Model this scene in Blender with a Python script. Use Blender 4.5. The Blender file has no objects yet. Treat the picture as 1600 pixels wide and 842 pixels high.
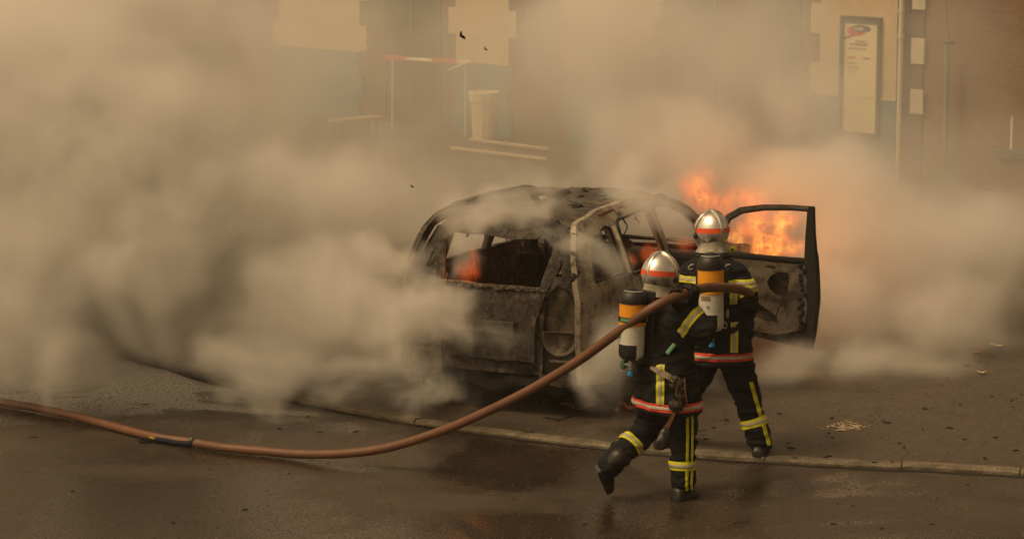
import bpy, bmesh, math, random
from math import radians as R, sin, cos, tan, pi
from mathutils import Vector, Matrix, noise as mn
from mathutils.geometry import delaunay_2d_cdt
import numpy as np

random.seed(7)
SC = bpy.context.scene
C = SC.collection

# ------------------------------------------------------------------ camera
H, PITCH, FPX = 4.65, R(9.5), 4200.0
cam = bpy.data.cameras.new('camera')
camo = bpy.data.objects.new('camera', cam)
C.objects.link(camo)
camo.location = (0, 0, H)
camo.rotation_euler = (pi / 2 - PITCH, 0, 0)
cam.sensor_width = 36.0
cam.lens = 36.0 * FPX / 1600.0
cam.clip_start, cam.clip_end = 0.5, 400
cam.dof.use_dof = True
cam.dof.focus_distance = 19.5
cam.dof.aperture_fstop = 6.3
SC.camera = camo

# ------------------------------------------------------------------ light
SUN_EL, SUN_AZ = R(56), R(-112)      # azimuth from +Y towards +X
TINT = (1.0, 0.715, 0.40)
w = bpy.data.worlds.new('World'); SC.world = w; w.use_nodes = True
nt = w.node_tree; nt.nodes.clear()
sky = nt.nodes.new('ShaderNodeTexSky'); sky.sky_type = 'NISHITA'; sky.sun_disc = False
sky.sun_elevation = SUN_EL; sky.sun_rotation = SUN_AZ; sky.dust_density = 6; sky.air_density = 1.0
mx = nt.nodes.new('ShaderNodeMix'); mx.data_type = 'RGBA'; mx.blend_type = 'MIX'; mx.inputs[0].default_value = 0.0
bw = nt.nodes.new('ShaderNodeRGBToBW')
mul = nt.nodes.new('ShaderNodeVectorMath'); mul.operation = 'MULTIPLY'; mul.inputs[1].default_value = TINT
bg = nt.nodes.new('ShaderNodeBackground'); bg.inputs[1].default_value = 0.15
wo = nt.nodes.new('ShaderNodeOutputWorld')
nt.links.new(sky.outputs[0], bw.inputs[0]); nt.links.new(bw.outputs[0], mul.inputs[0])
nt.links.new(mul.outputs[0], bg.inputs[0]); nt.links.new(bg.outputs[0], wo.inputs[0])
nt.nodes.remove(mx)
sun = bpy.data.lights.new('sun', 'SUN'); sun.energy = 1.5; sun.angle = R(12); sun.color = (1.0, .76, .46)
suno = bpy.data.objects.new('sun', sun); C.objects.link(suno)
sd = Vector((sin(SUN_AZ) * cos(SUN_EL), cos(SUN_AZ) * cos(SUN_EL), sin(SUN_EL)))
suno.rotation_euler = (-sd).to_track_quat('-Z', 'Y').to_euler()
vs = SC.view_settings
vs.view_transform = 'Standard'; vs.look = 'None'; vs.gamma = 1; vs.exposure = -0.30; vs.use_curve_mapping = False
SC.cycles.volume_bounces = 4
SC.cycles.max_bounces = 6
SC.cycles.use_denoising = True
SC.cycles.volume_max_steps = 256

# ------------------------------------------------------------------ helpers
def ray(px, py):
    x, z = (px - 800) / FPX, (421 - py) / FPX
    c, s = cos(PITCH), sin(PITCH)
    return Vector((x, c + z * s, -s + z * c))
def G(px, py, z=0.0):                    # pixel -> point on the level z
    d = ray(px, py); t = (z - H) / d.z
    return Vector((d.x * t, d.y * t, z))
def P(px, py, Y):                        # pixel -> point at distance Y
    d = ray(px, py); t = Y / d.y
    return Vector((d.x * t, Y, H + d.z * t))

def tag(o, label=None, cat=None, group=None, kind=None):
    if label: o['label'] = label
    if cat: o['category'] = cat
    if group: o['group'] = group
    if kind: o['kind'] = kind
    return o
def empty(name, loc=(0, 0, 0), rz=0.0, **k):
    o = bpy.data.objects.new(name, None); C.objects.link(o)
    o.location = loc; o.rotation_euler = (0, 0, rz); o.empty_display_size = .1
    return tag(o, **k)
def link(name, me, mat=None, parent=None, smooth=False, world=True, **k):
    o = bpy.data.objects.new(name, me); C.objects.link(o)
    if mat is not None:
        for m in (mat if isinstance(mat, (list, tuple)) else [mat]): me.materials.append(m)
    if smooth == 'auto': crease(me)
    elif smooth:
        me.polygons.foreach_set('use_smooth', [True] * len(me.polygons))
    if parent is not None:
        o.parent = parent
        if world:                        # the mesh is written in world space: keep it there
            top = parent; M = Matrix.Identity(4)
            while top is not None:
                L = Matrix.LocRotScale(top.location, top.rotation_euler, top.scale)
                M = L @ M
                top = top.parent
            me.transform(M.inverted())
    return tag(o, **k)
def bm2me(bm, name='mesh'):
    bmesh.ops.recalc_face_normals(bm, faces=bm.faces)
    me = bpy.data.meshes.new(name); bm.to_mesh(me); bm.free(); return me
def frame(axis, up=Vector((0, 0, 1))):
    z = Vector(axis).normalized()
    if abs(z.dot(up)) > .99: up = Vector((0, 1, 0))
    x = up.cross(z).normalized(); y = z.cross(x)
    return x, y, z
def box(bm, c, s, rot=None, bev=0.0):
    M = Matrix.Translation(c) @ (rot.to_4x4() if rot else Matrix.Identity(4)) @ Matrix.Diagonal((s[0], s[1], s[2], 1))
    r = bmesh.ops.create_cube(bm, size=1.0, matrix=M)
    if bev:
        es = list({e for v in r['verts'] for e in v.link_edges})
        bmesh.ops.bevel(bm, geom=es, offset=bev, segments=2, affect='EDGES', profile=.5)
def loft(bm, rings, cap=True, close=True):
    vr = [[bm.verts.new(p) for p in r] for r in rings]
    n = len(vr[0])
    for a, b in zip(vr, vr[1:]):
        for i in range(n if close else n - 1):
            j = (i + 1) % n
            bm.faces.new((a[i], a[j], b[j], b[i]))
    if cap and close:
        bm.faces.new(list(reversed(vr[0]))); bm.faces.new(vr[-1])
    return vr
def crease(me, ang=38):
    b = bmesh.new(); b.from_mesh(me); b.normal_update()
    for e in b.edges:
        e.smooth = not (len(e.link_faces) == 2 and e.calc_face_angle(0) > R(ang))
    for f in b.faces: f.smooth = True
    b.to_mesh(me); b.free(); return me
def ring(c, ax, ay, n=16, pw=2.0):
    out = []
    for i in range(n):
        t = 2 * pi * i / n; a, b = cos(t), sin(t)
        out.append(Vector(c) + ax * (math.copysign(abs(a) ** (2 / pw), a)) + ay * (math.copysign(abs(b) ** (2 / pw), b)))
    return out
def tube(bm, pts, rad, n=12, cap=True, up=Vector((0, 0, 1))):
    pts = [Vector(p) for p in pts]; rings = []
    rad = rad if isinstance(rad, (list, tuple)) else [rad] * len(pts)
    px = None
    for i, p in enumerate(pts):
        a = pts[max(0, i - 1)]; b = pts[min(len(pts) - 1, i + 1)]
        z = (b - a).normalized()
        if px is None: x, y, z = frame(z, up)
        else:
            x = (px - z * px.dot(z)).normalized(); y = z.cross(x)
        px = x
        rings.append(ring(p, x * rad[i], y * rad[i], n))
    loft(bm, rings, cap)
def smooth_path(pts, k=8):
    pts = [Vector(p) for p in pts]; out = []
    for i in range(len(pts) - 1):
        p0 = pts[max(i - 1, 0)]; p1 = pts[i]; p2 = pts[i + 1]; p3 = pts[min(i + 2, len(pts) - 1)]
        for j in range(k):
            t = j / k
            out.append(.5 * ((2 * p1) + (p2 - p0) * t + (2 * p0 - 5 * p1 + 4 * p2 - p3) * t * t + (3 * p1 - p0 - 3 * p2 + p3) * t ** 3))
    out.append(pts[-1]); return out
def lathe(bm, c, axis, prof, n=24):      # prof: list of (dist along axis, radius)
    x, y, z = frame(axis); c = Vector(c)
    rings = [ring(c + z * d, x * max(r, .0005), y * max(r, .0005), n) for d, r in prof]
    loft(bm, rings, True)
def ball(bm, c, r, M=None, u=16, v=10):
    m = Matrix.Translation(c) @ (M.to_4x4() if M else Matrix.Identity(4)) @ Matrix.Diagonal((r[0], r[1], r[2], 1))
    bmesh.ops.create_uvsphere(bm, u_segments=u, v_segments=v, radius=1, matrix=m)
def remesh(bm, vox, smooth_it=4, fac=.5, disp=None):
    """union of the closed shapes in bm as one continuous surface"""
    me = bm2me(bm); o = bpy.data.objects.new('tmp', me); C.objects.link(o)
    m = o.modifiers.new('r', 'REMESH'); m.mode = 'VOXEL'; m.voxel_size = vox
    if smooth_it:
        s = o.modifiers.new('s', 'SMOOTH'); s.iterations = smooth_it; s.factor = fac
    dg = bpy.context.evaluated_depsgraph_get()
    out = bpy.data.meshes.new_from_object(o.evaluated_get(dg))
    bpy.data.objects.remove(o); bpy.data.meshes.remove(me)
    out.materials.clear()
    if disp:
        b = bmesh.new(); b.from_mesh(out); b.normal_update()
        for v, d in [(v, disp(v.co, v.normal)) for v in b.verts]: v.co += v.normal * d
        b.to_mesh(out); b.free()
    return out
def clip(me, planes, off=.004, keep=None):
    """the patch of surface `me` inside the planes (point, outward normal), lifted off along its normals"""
    b = bmesh.new(); b.from_mesh(me); b.normal_update()
    if keep:
        bmesh.ops.delete(b, geom=[f for f in b.faces if not keep(f.calc_center_median(), f.normal)], context='FACES')
    for co, no in planes:
        bmesh.ops.bisect_plane(b, geom=b.verts[:] + b.edges[:] + b.faces[:], plane_co=co, plane_no=no, clear_outer=True)
    todo, best = set(b.verts), []            # keep the largest connected patch only
    while todo:
        st = [todo.pop()]; isl = list(st)
        while st:
            for e in st.pop().link_edges:
                for o_ in e.verts:
                    if o_ in todo: todo.discard(o_); st.append(o_); isl.append(o_)
        if len(isl) > len(best): best = isl
    bs_ = set(best); bmesh.ops.delete(b, geom=[v for v in b.verts if v not in bs_], context='VERTS')
    ns = [(v, v.normal.copy()) for v in b.verts]
    for v, n in ns: v.co += n * off
    # thickness
    r = bmesh.ops.extrude_face_region(b, geom=b.faces[:])
    nv = [g for g in r['geom'] if isinstance(g, bmesh.types.BMVert)]
    for v in nv: v.co += v.normal * .0015
    out = bpy.data.meshes.new('band'); bmesh.ops.recalc_face_normals(b, faces=b.faces); b.to_mesh(out); b.free()
    return out
def sheet(outer, holes, fmap, step=.06, th=.03, jitter=0.0):
    """flat outline with holes, gridded, bent by fmap(u,v,w) and given thickness"""
    def dens(poly):
        o = []
        for a, b in zip(poly, poly[1:] + poly[:1]):
            a, b = Vector(a), Vector(b); n = max(1, int((b - a).length / step))
            o += [a + (b - a) * i / n for i in range(n)]
        return o
    def inside(p, poly):
        c = False; x, y = p
        for i in range(len(poly)):
            x1, y1 = poly[i]; x2, y2 = poly[i - 1]
            if (y1 > y) != (y2 > y) and x < (x2 - x1) * (y - y1) / (y2 - y1) + x1: c = not c
        return c
    loops = [dens(outer)] + [dens(h) for h in holes]
    vs_, es_ = [], []
    for L in loops:
        k = len(vs_); vs_ += L; es_ += [(k + i, k + (i + 1) % len(L)) for i in range(len(L))]
    us = [v[0] for v in loops[0]]; ws = [v[1] for v in loops[0]]
    u = min(us) + step / 2
    edge = [Vector(v) for v in vs_]
    while u < max(us):
        q = min(ws) + step / 2
        while q < max(ws):
            p = Vector((u, q))
            if inside(p, loops[0]) and not any(inside(p, h) for h in loops[1:]) and min((p - e).length_squared for e in edge) > (step * .45) ** 2:
                vs_.append(p)
            q += step
        u += step
    r = delaunay_2d_cdt([Vector(v) for v in vs_], es_, [], 0, 1e-6)
    bm = bmesh.new()
    V, F = r[0], []
    for f in r[2]:
        c = sum((V[i] for i in f), Vector((0, 0))) / len(f)
        if inside(c, loops[0]) and not any(inside(c, h) for h in loops[1:]): F.append(f)
    used = sorted({i for f in F for i in f})
    A = {i: bm.verts.new(fmap(V[i][0], V[i][1], 0.0)) for i in used}
    B = {i: bm.verts.new(fmap(V[i][0], V[i][1], th)) for i in used}
    ec = {}
    for f in F:
        bm.faces.new([A[i] for i in f]); bm.faces.new([B[i] for i in reversed(f)])
        for i in range(len(f)):
            a, b = f[i], f[(i + 1) % len(f)]
            ec[(a, b)] = ec.get((a, b), 0) + 1
    for (a, b) in ec:
        if (b, a) not in ec: bm.faces.new((A[b], A[a], B[a], B[b]))
    return bm

# ------------------------------------------------------------------ materials
class NT:
    def __init__(s, name):
        s.m = bpy.data.materials.new(name); s.m.use_nodes = True; s.t = s.m.node_tree; s.t.nodes.clear()
        s.out = s.n('ShaderNodeOutputMaterial'); s.tc = s.n('ShaderNodeTexCoord')
    def n(s, ty, **k):
        x = s.t.nodes.new(ty)
        for a, b in k.items(): setattr(x, a, b)
        return x
    def l(s, a, b): s.t.links.new(a, b)
    def noise(s, scale, detail=5, rough=.55, co='Object', dist=0.0, vec=None, sc3=None):
        x = s.n('ShaderNodeTexNoise'); x.inputs['Scale'].default_value = scale; x.inputs['Detail'].default_value = detail
        x.inputs['Roughness'].default_value = rough; x.inputs['Distortion'].default_value = dist
        v = vec or s.tc.outputs[co]
        if sc3:
            mp = s.n('ShaderNodeMapping'); mp.inputs['Scale'].default_value = sc3; s.l(v, mp.inputs[0]); v = mp.outputs[0]
        s.l(v, x.inputs['Vector']); return x.outputs['Fac']
    def ramp(s, fac, stops):
        x = s.n('ShaderNodeValToRGB'); e = x.color_ramp.elements
        while len(e) > 1: e.remove(e[-1])
        for i, (p, c) in enumerate(stops):
            k = e[0] if i == 0 else e.new(p)
            k.position = p; k.color = (*((c, c, c) if isinstance(c, (int, float)) else c), 1)
        s.l(fac, x.inputs[0]); return x.outputs[0]
    def mix(s, fac, a, b, mode='MIX'):
        x = s.n('ShaderNodeMix'); x.data_type = 'RGBA'; x.blend_type = mode
        for v, i in ((fac, 0), (a, 6), (b, 7)):
            if isinstance(v, (int, float)): x.inputs[i].default_value = v
            elif isinstance(v, tuple): x.inputs[i].default_value = (*v, 1)
            else: s.l(v, x.inputs[i])
        return x.outputs[2]
    def bsdf(s, col, rough=.6, metal=0.0, bump=None, bs=.3, bd=.01, spec=None):
        b = s.n('ShaderNodeBsdfPrincipled')
        for v, nm in ((col, 'Base Color'), (rough, 'Roughness'), (metal, 'Metallic')):
            if isinstance(v, tuple): b.inputs[nm].default_value = (*v, 1)
            elif isinstance(v, (int, float)): b.inputs[nm].default_value = v
            else: s.l(v, b.inputs[nm])
        if spec is not None: b.inputs['Specular IOR Level'].default_value = spec
        if bump is not None:
            k = s.n('ShaderNodeBump'); k.inputs['Strength'].default_value = bs; k.inputs['Distance'].default_value = bd
            s.l(bump, k.inputs['Height']); s.l(k.outputs[0], b.inputs['Normal'])
        s.l(b.outputs[0], s.out.inputs[0]); return b
def simple(name, col, rough=.6, metal=0.0, var=.25, scale=8, bumps=.2, bd=.004, spec=None, dirt=None):
    s = NT(name); f = s.noise(scale, 6, .6)
    lo = tuple(c * (1 - var) for c in col); hi = tuple(min(1, c * (1 + var)) for c in col)
    c = s.ramp(f, [(.3, lo), (.7, hi)])
    if dirt:
        g = s.noise(scale * 2.7, 7, .65); c = s.mix(s.ramp(g, [(.5, 0.0), (.72, 1.0)]), c, dirt)
    s.bsdf(c, rough, metal, f, bumps, bd, spec); return s.m
# ------------------------------------------------------------------ ground
def kerb_pts():
    # near (lower) edge of the kerb as seen, then carried on outside the frame
    pix = [(150, 545), (250, 572), (340, 599), (440, 624), (560, 648), (680, 668), (800, 684), (1000, 707), (1200, 723), (1400, 733), (1600, 744)]
    pts = [G(*p) for p in pix]
    a = pts[0] - pts[1]; b = pts[-1] - pts[-2]
    pre = [pts[0] + a.normalized() * 14, pts[0] + a.normalized() * 4]
    post = [pts[-1] + b.normalized() * 4, pts[-1] + b.normalized() * 22]
    return pre + smooth_path(pts, 5) + post
KP = kerb_pts()
def kerb_off(i, d):
    a = KP[max(0, i - 1)]; b = KP[min(len(KP) - 1, i + 1)]
    t = (b - a).normalized(); n = Vector((-t.y, t.x, 0))
    if n.y < 0: n = -n
    return KP[i] + n * d
KH = .038

def mat_road():
    s = NT('wet_asphalt')
    fine = s.noise(90, 4, .6); mid = s.noise(2.2, 7, .6, dist=.4); big = s.noise(.55, 5, .55, dist=.6); grit = s.noise(240, 2, .5)
    base = s.ramp(mid, [(.3, (.056, .042, .031)), (.7, (.080, .061, .045))])
    agg = s.noise(38, 4, .7)
    base = s.mix(s.ramp(agg, [(.44, 0.0), (.58, .65)]), base, (.034, .026, .020))
    base = s.mix(s.ramp(fine, [(.56, 0.0), (.66, .45)]), base, (.15, .12, .09))
    wet = s.ramp(big, [(.40, 0.0), (.54, 1.0)])
    wcol = s.mix(1.0, base, (.50, .46, .44), 'MULTIPLY')
    col = s.mix(wet, base, wcol)
    vor = s.n('ShaderNodeTexVoronoi'); vor.inputs['Scale'].default_value = 16; s.l(s.tc.outputs['Object'], vor.inputs['Vector'])
    chips = s.ramp(vor.outputs['Distance'], [(.10, 1.0), (.16, 0.0)])
    vor2 = s.n('ShaderNodeTexVoronoi'); vor2.inputs['Scale'].default_value = 16; s.l(s.tc.outputs['Object'], vor2.inputs['Vector'])
    sep = s.n('ShaderNodeSeparateColor'); s.l(vor2.outputs['Color'], sep.inputs[0])
    sel = s.ramp(sep.outputs[0], [(.84, 0.0), (.86, .8)])
    ch = s.mix(1.0, chips, sel, 'MULTIPLY')
    col = s.mix(ch, col, (.30, .25, .19))
    sel2 = s.ramp(sep.outputs[1], [(.80, 0.0), (.82, .9)])
    col = s.mix(s.mix(1.0, s.ramp(vor.outputs['Distance'], [(.18, 1.0), (.26, 0.0)]), sel2, 'MULTIPLY'), col, (.018, .014, .011))
    rough = s.mix(wet, s.ramp(mid, [(.3, .55), (.7, .8)]), s.ramp(agg, [(.40, .09), (.66, .36)]))
    h = s.mix(.55, fine, agg)
    s.bsdf(col, rough, 0, h, .40, .004); return s.m
def mat_pave():
    s = NT('sooty_pavement')
    fine = s.noise(70, 5, .65); mid = s.noise(1.3, 7, .6, dist=.5); big = s.noise(.35, 3, .5)
    base = s.ramp(mid, [(.3, (.055, .042, .031)), (.7, (.104, .081, .060))])
    agg = s.noise(34, 4, .7)
    base = s.mix(s.ramp(agg, [(.46, 0.0), (.56, .8)]), base, (.046, .036, .027))
    base = s.mix(s.ramp(fine, [(.54, 0.0), (.62, .6)]), base, (.19, .15, .11))
    vor = s.n('ShaderNodeTexVoronoi'); vor.inputs['Scale'].default_value = 11; s.l(s.tc.outputs['Object'], vor.inputs['Vector'])
    sep = s.n('ShaderNodeSeparateColor'); s.l(vor.outputs['Color'], sep.inputs[0])
    m = s.mix(1.0, s.ramp(vor.outputs['Distance'], [(.16, 1.0), (.24, 0.0)]), s.ramp(sep.outputs[1], [(.70, 0.0), (.72, .9)]), 'MULTIPLY')
    col = s.mix(m, base, (.018, .014, .011))
    m2 = s.mix(1.0, s.ramp(vor.outputs['Distance'], [(.08, 1.0), (.12, 0.0)]), s.ramp(sep.outputs[0], [(.86, 0.0), (.88, .8)]), 'MULTIPLY')
    col = s.mix(m2, col, (.30, .24, .18))
    s.bsdf(col, s.ramp(mid, [(.35, .38), (.65, .8)]), 0, fine, .6, .01); return s.m
M_ROAD, M_PAVE = mat_road(), mat_pave()
bm = bmesh.new()
xs = np.linspace(-60, 60, 2)
bmesh.ops.create_grid(bm, x_segments=1, y_segments=1, size=60, matrix=Matrix.Translation((0, 20, -.012)))
link('ground', bm2me(bm), M_ROAD, kind='structure')
# near roadway, finely gridded near the camera side of the kerb
bm = bmesh.new()
lo = [bm.verts.new((p.x - (0 if 2 < i < len(KP) - 3 else 0), -4, 0)) for i, p in enumerate(KP)]
hi = [bm.verts.new(p) for p in KP]
for i in range(len(KP) - 1): bm.faces.new((lo[i], lo[i + 1], hi[i + 1], hi[i]))
link('road', bm2me(bm), M_ROAD, kind='structure')
# raised pavement behind the kerb
bm = bmesh.new()
a_ = [bm.verts.new(kerb_off(i, .115) + Vector((0, 0, KH - .004))) for i in range(len(KP))]
b_ = [bm.verts.new(Vector((p.x * 1.9, 75, KH - .004))) for p in KP]
for i in range(len(KP) - 1): bm.faces.new((a_[i], a_[i + 1], b_[i + 1], b_[i]))
link('pavement', bm2me(bm), M_PAVE, kind='structure')
# granite kerb: separate stones in one strip
s = NT('granite_kerb'); f = s.noise(60, 6, .7); g = s.noise(5, 5, .6)
c_ = s.ramp(f, [(.35, (.09, .07, .05)), (.65, (.32, .26, .19))])
c_ = s.mix(s.ramp(g, [(.38, 0.0), (.60, .9)]), c_, (.085, .07, .045))
s.bsdf(c_, .75, 0, f, .8, .01); M_KERB = s.m
bm = bmesh.new()
cum = [0.0]
for i in range(1, len(KP)): cum.append(cum[-1] + (KP[i] - KP[i - 1]).length)
def kat(sv, d, z):
    i = max(1, min(len(KP) - 1, next((k for k, c in enumerate(cum) if c >= sv), len(cum) - 1)))
    t = (sv - cum[i - 1]) / max(1e-6, cum[i] - cum[i - 1])
    return kerb_off(i - 1, d).lerp(kerb_off(i, d), t) + Vector((0, 0, z))
sv = 0.02
rk = random.Random(3)
while sv < cum[-1] - .8:
    L = rk.uniform(.75, 1.05); n = 10; rings = []
    dz = rk.uniform(-.007, .006); dd = rk.uniform(-.008, .006)
    for j in range(n + 1):
        q = sv + L * j / n
        e = .004 if j in (0, n) else 0
        wob = lambda k: mn.noise(Vector((q * 7, k, 1))) * .014 + mn.noise(Vector((q * 23, k, 5))) * .007
        rings.append([kat(q, dd + wob(0), -.02), kat(q, dd + wob(1), KH - .018 + dz), kat(q, dd + .02 + wob(2), KH + dz - e + wob(3) * .5), kat(q, .11, KH + dz - e), kat(q, .12, -.02)])
    loft(bm, rings, True)
    sv += L + .008
link('kerb', bm2me(bm), M_KERB, kind='structure')
# gutter grime line along the kerb foot
bm = bmesh.new(); prev = None
for k in range(int(cum[-1] / .08)):
    q = k * .08; wd = .03 + .05 * max(0, mn.noise(Vector((q * 2.2, 4, 2))) + .4)
    a1 = bm.verts.new(kat(q, -wd, .004)); a2 = bm.verts.new(kat(q, .012, .004))
    if prev: bm.faces.new((prev[0], a1, a2, prev[1]))
    prev = (a1, a2)
link('gutter_grime', bm2me(bm), simple('grime', (.022, .018, .012), .7, scale=30), kind='structure')

# ------------------------------------------------------------------ facade
WP = Vector((-0.40, 39.9, 0)); WD = Vector((.7071, -.7071, 0)); WN = Vector((-.7071, -.7071, 0))   # WN faces the street
def W(px, py):                           # pixel -> (along, height) on the wall plane
    d = ray(px, py); o = Vector((0, 0, H))
    t = (WP - o).dot(WN) / d.dot(WN); q = o + d * t
    return (q - WP).dot(WD), q.z
def WW(s_, h_, out=0.0): return WP + WD * s_ + WN * out + Vector((0, 0, h_))
def wprism(bm, poly, o0, o1):            # outline on the wall, standing out from o0 to o1
    a = [bm.verts.new(WW(s_, h_, o0)) for s_, h_ in poly]; b = [bm.verts.new(WW(s_, h_, o1)) for s_, h_ in poly]
    n = len(poly); bm.faces.new(a); bm.faces.new(list(reversed(b)))
    for i in range(n): bm.faces.new((a[i], b[i], b[(i + 1) % n], a[(i + 1) % n]))
WROT = Matrix((WD, -WN, Vector((0, 0, 1)))).transposed()

s = NT('brown_brick'); br = s.n('ShaderNodeTexBrick')
mp = s.n('ShaderNodeMapping'); mp.inputs['Rotation'].default_value = (pi / 2, 0, 0)
s.l(s.tc.outputs['Object'], mp.inputs[0]); s.l(mp.outputs[0], br.inputs['Vector'])
br.inputs['Scale'].default_value = 3.2; br.inputs['Color1'].default_value = (.13, .062, .032, 1); br.inputs['Color2'].default_value = (.075, .040, .022, 1)
br.inputs['Mortar'].default_value = (.18, .14, .10, 1); br.inputs['Mortar Size'].default_value = .015
c_ = s.mix(s.ramp(s.noise(1.4, 5), [(.4, 0.0), (.65, .7)]), br.outputs[0], (.07, .045, .03))
s.bsdf(c_, .85, 0, br.outputs[1], -.4, .01); M_BRICK = s.m
M_REND = simple('beige_render', (.50, .38, .23), .85, var=.12, scale=2, bumps=.3, dirt=(.36, .29, .19))
M_DADO = simple('blue_dado_paint', (.045, .15, .20), .7, var=.18, scale=2.5, dirt=(.10, .12, .11))
M_STONE = simple('white_quoin_stone', (.50, .43, .32), .8, var=.15, scale=4)
M_DARKW = simple('window_glass', (.05, .052, .045), .25, var=.2, scale=1, bumps=0)
M_FRM = simple('window_frame_paint', (.05, .07, .075), .5, scale=5)
M_PIPE = simple('cream_pipe_paint', (.60, .50, .36), .45, var=.1, scale=6)

bld = empty('station_building', WW(0, 0), math.atan2(WD.y, WD.x), label='long street building with beige rendered panels, blue dado and brown brick bays', cat='building')
S0, S1, BH = -24.0, W(1440, 150)[0], 5.8
bm = bmesh.new(); wprism(bm, [(S0, -.02), (S1, -.02), (S1, BH), (S0, BH)], -7.0, 0)
link('brick_wall', bm2me(bm), M_BRICK, bld)
bm = bmesh.new(); wprism(bm, [(S0 - .25, BH + .002), (S1 + .12, BH + .002), (S1 + .12, BH + .22), (S0 - .25, BH + .22)], -7.2, .25)
link('roof', bm2me(bm), M_FRM, bld)
dH = (W(490, 73)[1] + W(1400, 160)[1] + W(760, 97)[1]) / 3
def xs_(px, py=120): return W(px, py)[0]
def stepped(l, r, z0, z1, amp=.16, ql=True, qr=True, ph=0):
    """outline whose left and right edges step in and out like a toothed quoin"""
    n = max(1, round((z1 - z0) / .38)); hs = [z0 + (z1 - z0) * i / n for i in range(n + 1)]
    right = []; left = []
    for i in range(n):
        a = amp * ((i + ph) % 2)
        right += [(r + (a if qr else 0), hs[i]), (r + (a if qr else 0), hs[i + 1])]
        left += [(l - (a if ql else 0), hs[i]), (l - (a if ql else 0), hs[i + 1])]
    return right + left[::-1]
panels = [(S0, xs_(40), 0), (xs_(160), xs_(330), 0), (xs_(440), xs_(565), 1), (xs_(715), xs_(797), 0), (xs_(890), xs_(1020), 1), (xs_(1283), xs_(1412), 1)]
for l, r, ph in panels:
    bm = bmesh.new(); wprism(bm, stepped(l, r, dH + .01, BH - .03, ph=ph, ql=l > S0, qr=r < xs_(1400)), .002, .035)
    link('render_panel', bm2me(bm), M_REND, bld)
    bm = bmesh.new(); wprism(bm, stepped(l, r, 0.0, dH - .012, amp=.08, ph=ph + 1, ql=l > S0, qr=r < xs_(1400)), .002, .05)
    link('dado_panel', bm2me(bm), M_DADO, bld)
    bm = bmesh.new(); wprism(bm, [(l - .02, dH - .01), (r + .02, dH - .01), (r + .02, dH + .008), (l - .02, dH + .008)], .002, .058)
    link('dado_cap', bm2me(bm), M_STONE, bld)
for pa, pb, z0, z1 in ((80, 150, .95, 3.3), (350, 412, .95, 3.3), (600, 690, .02, 3.2), (825, 868, .95, 3.3), (1060, 1120, .02, 3.2), (1180, 1250, .95, 3.3)):
    a, b = xs_(pa), xs_(pb)
    bm = bmesh.new()
    for q in ([(a, z0), (a + .07, z0), (a + .07, z1), (a, z1)], [(b - .07, z0), (b, z0), (b, z1), (b - .07, z1)],
              [(a + .07, z1 - .07), (b - .07, z1 - .07), (b - .07, z1), (a + .07, z1)], [(a + .07, z0), (b - .07, z0), (b - .07, z0 + .08), (a + .07, z0 + .08)],
              [((a + b) / 2 - .03, z0 + .08), ((a + b) / 2 + .03, z0 + .08), ((a + b) / 2 + .03, z1 - .07), ((a + b) / 2 - .03, z1 - .07)]):
        wprism(bm, q, .002, .03)
    f = link('window_frame' if z0 > .5 else 'door_frame', bm2me(bm), M_FRM, bld)
    bm = bmesh.new(); wprism(bm, [(a + .06, z0 + .06), (b - .06, z0 + .06), (b - .06, z1 - .06), (a + .06, z1 - .06)], .001, .012)
    link('pane', bm2me(bm), M_DARKW, f)
    if z0 > .5:
        bm = bmesh.new(); wprism(bm, [(a - .05, z0 - .08), (b + .05, z0 - .08), (b + .05, z0 - .003), (a - .05, z0 - .003)], .002, .09)
        link('window_sill', bm2me(bm), M_BRICK, f)
# downpipe with brackets, quoin stones at the corner
sp = W(1415, 100)[0]
bm = bmesh.new(); tube(bm, [WW(sp, .02, .11), WW(sp, BH - .1, .11)], .033, 14)
for z in (.25, W(1415, 20)[1], W(1415, 60)[1], 3.2): tube(bm, [WW(sp, z, .11), WW(sp, z + .05, .11)], .044, 14)
dp = link('downpipe', bm2me(bm), M_PIPE, bld, smooth=False)
bm = bmesh.new()
for z in (.4, W(1415, 48)[1], 3.1):
    bm = bmesh.new(); box(bm, WW(sp, z, .07), (.13, .11, .02), WROT); link('bracket', bm2me(bm), M_FRM, dp)
bm = bmesh.new()
tube(bm, [WW(sp - .075, .02, .075), WW(sp - .075, BH - .1, .075)], .011, 8)
link('cable', bm2me(bm), M_FRM, bld)
ca, cb = W(1426, 100)[0], W(1446, 100)[0]
for (y0, y1) in ((15, -25), (60, 100), (140, 178), (-60, -95)):
    z0 = W(1435, y1)[1] if y1 > y0 else W(1435, y0)[1]; z1 = W(1435, y0)[1] if y1 > y0 else W(1435, y1)[1]
    bm = bmesh.new(); wprism(bm, [(ca, z0), (cb, z0), (cb, z1), (ca, z1)], .002, .04)
    link('quoin_stone', bm2me(bm), M_STONE, bld)
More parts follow.
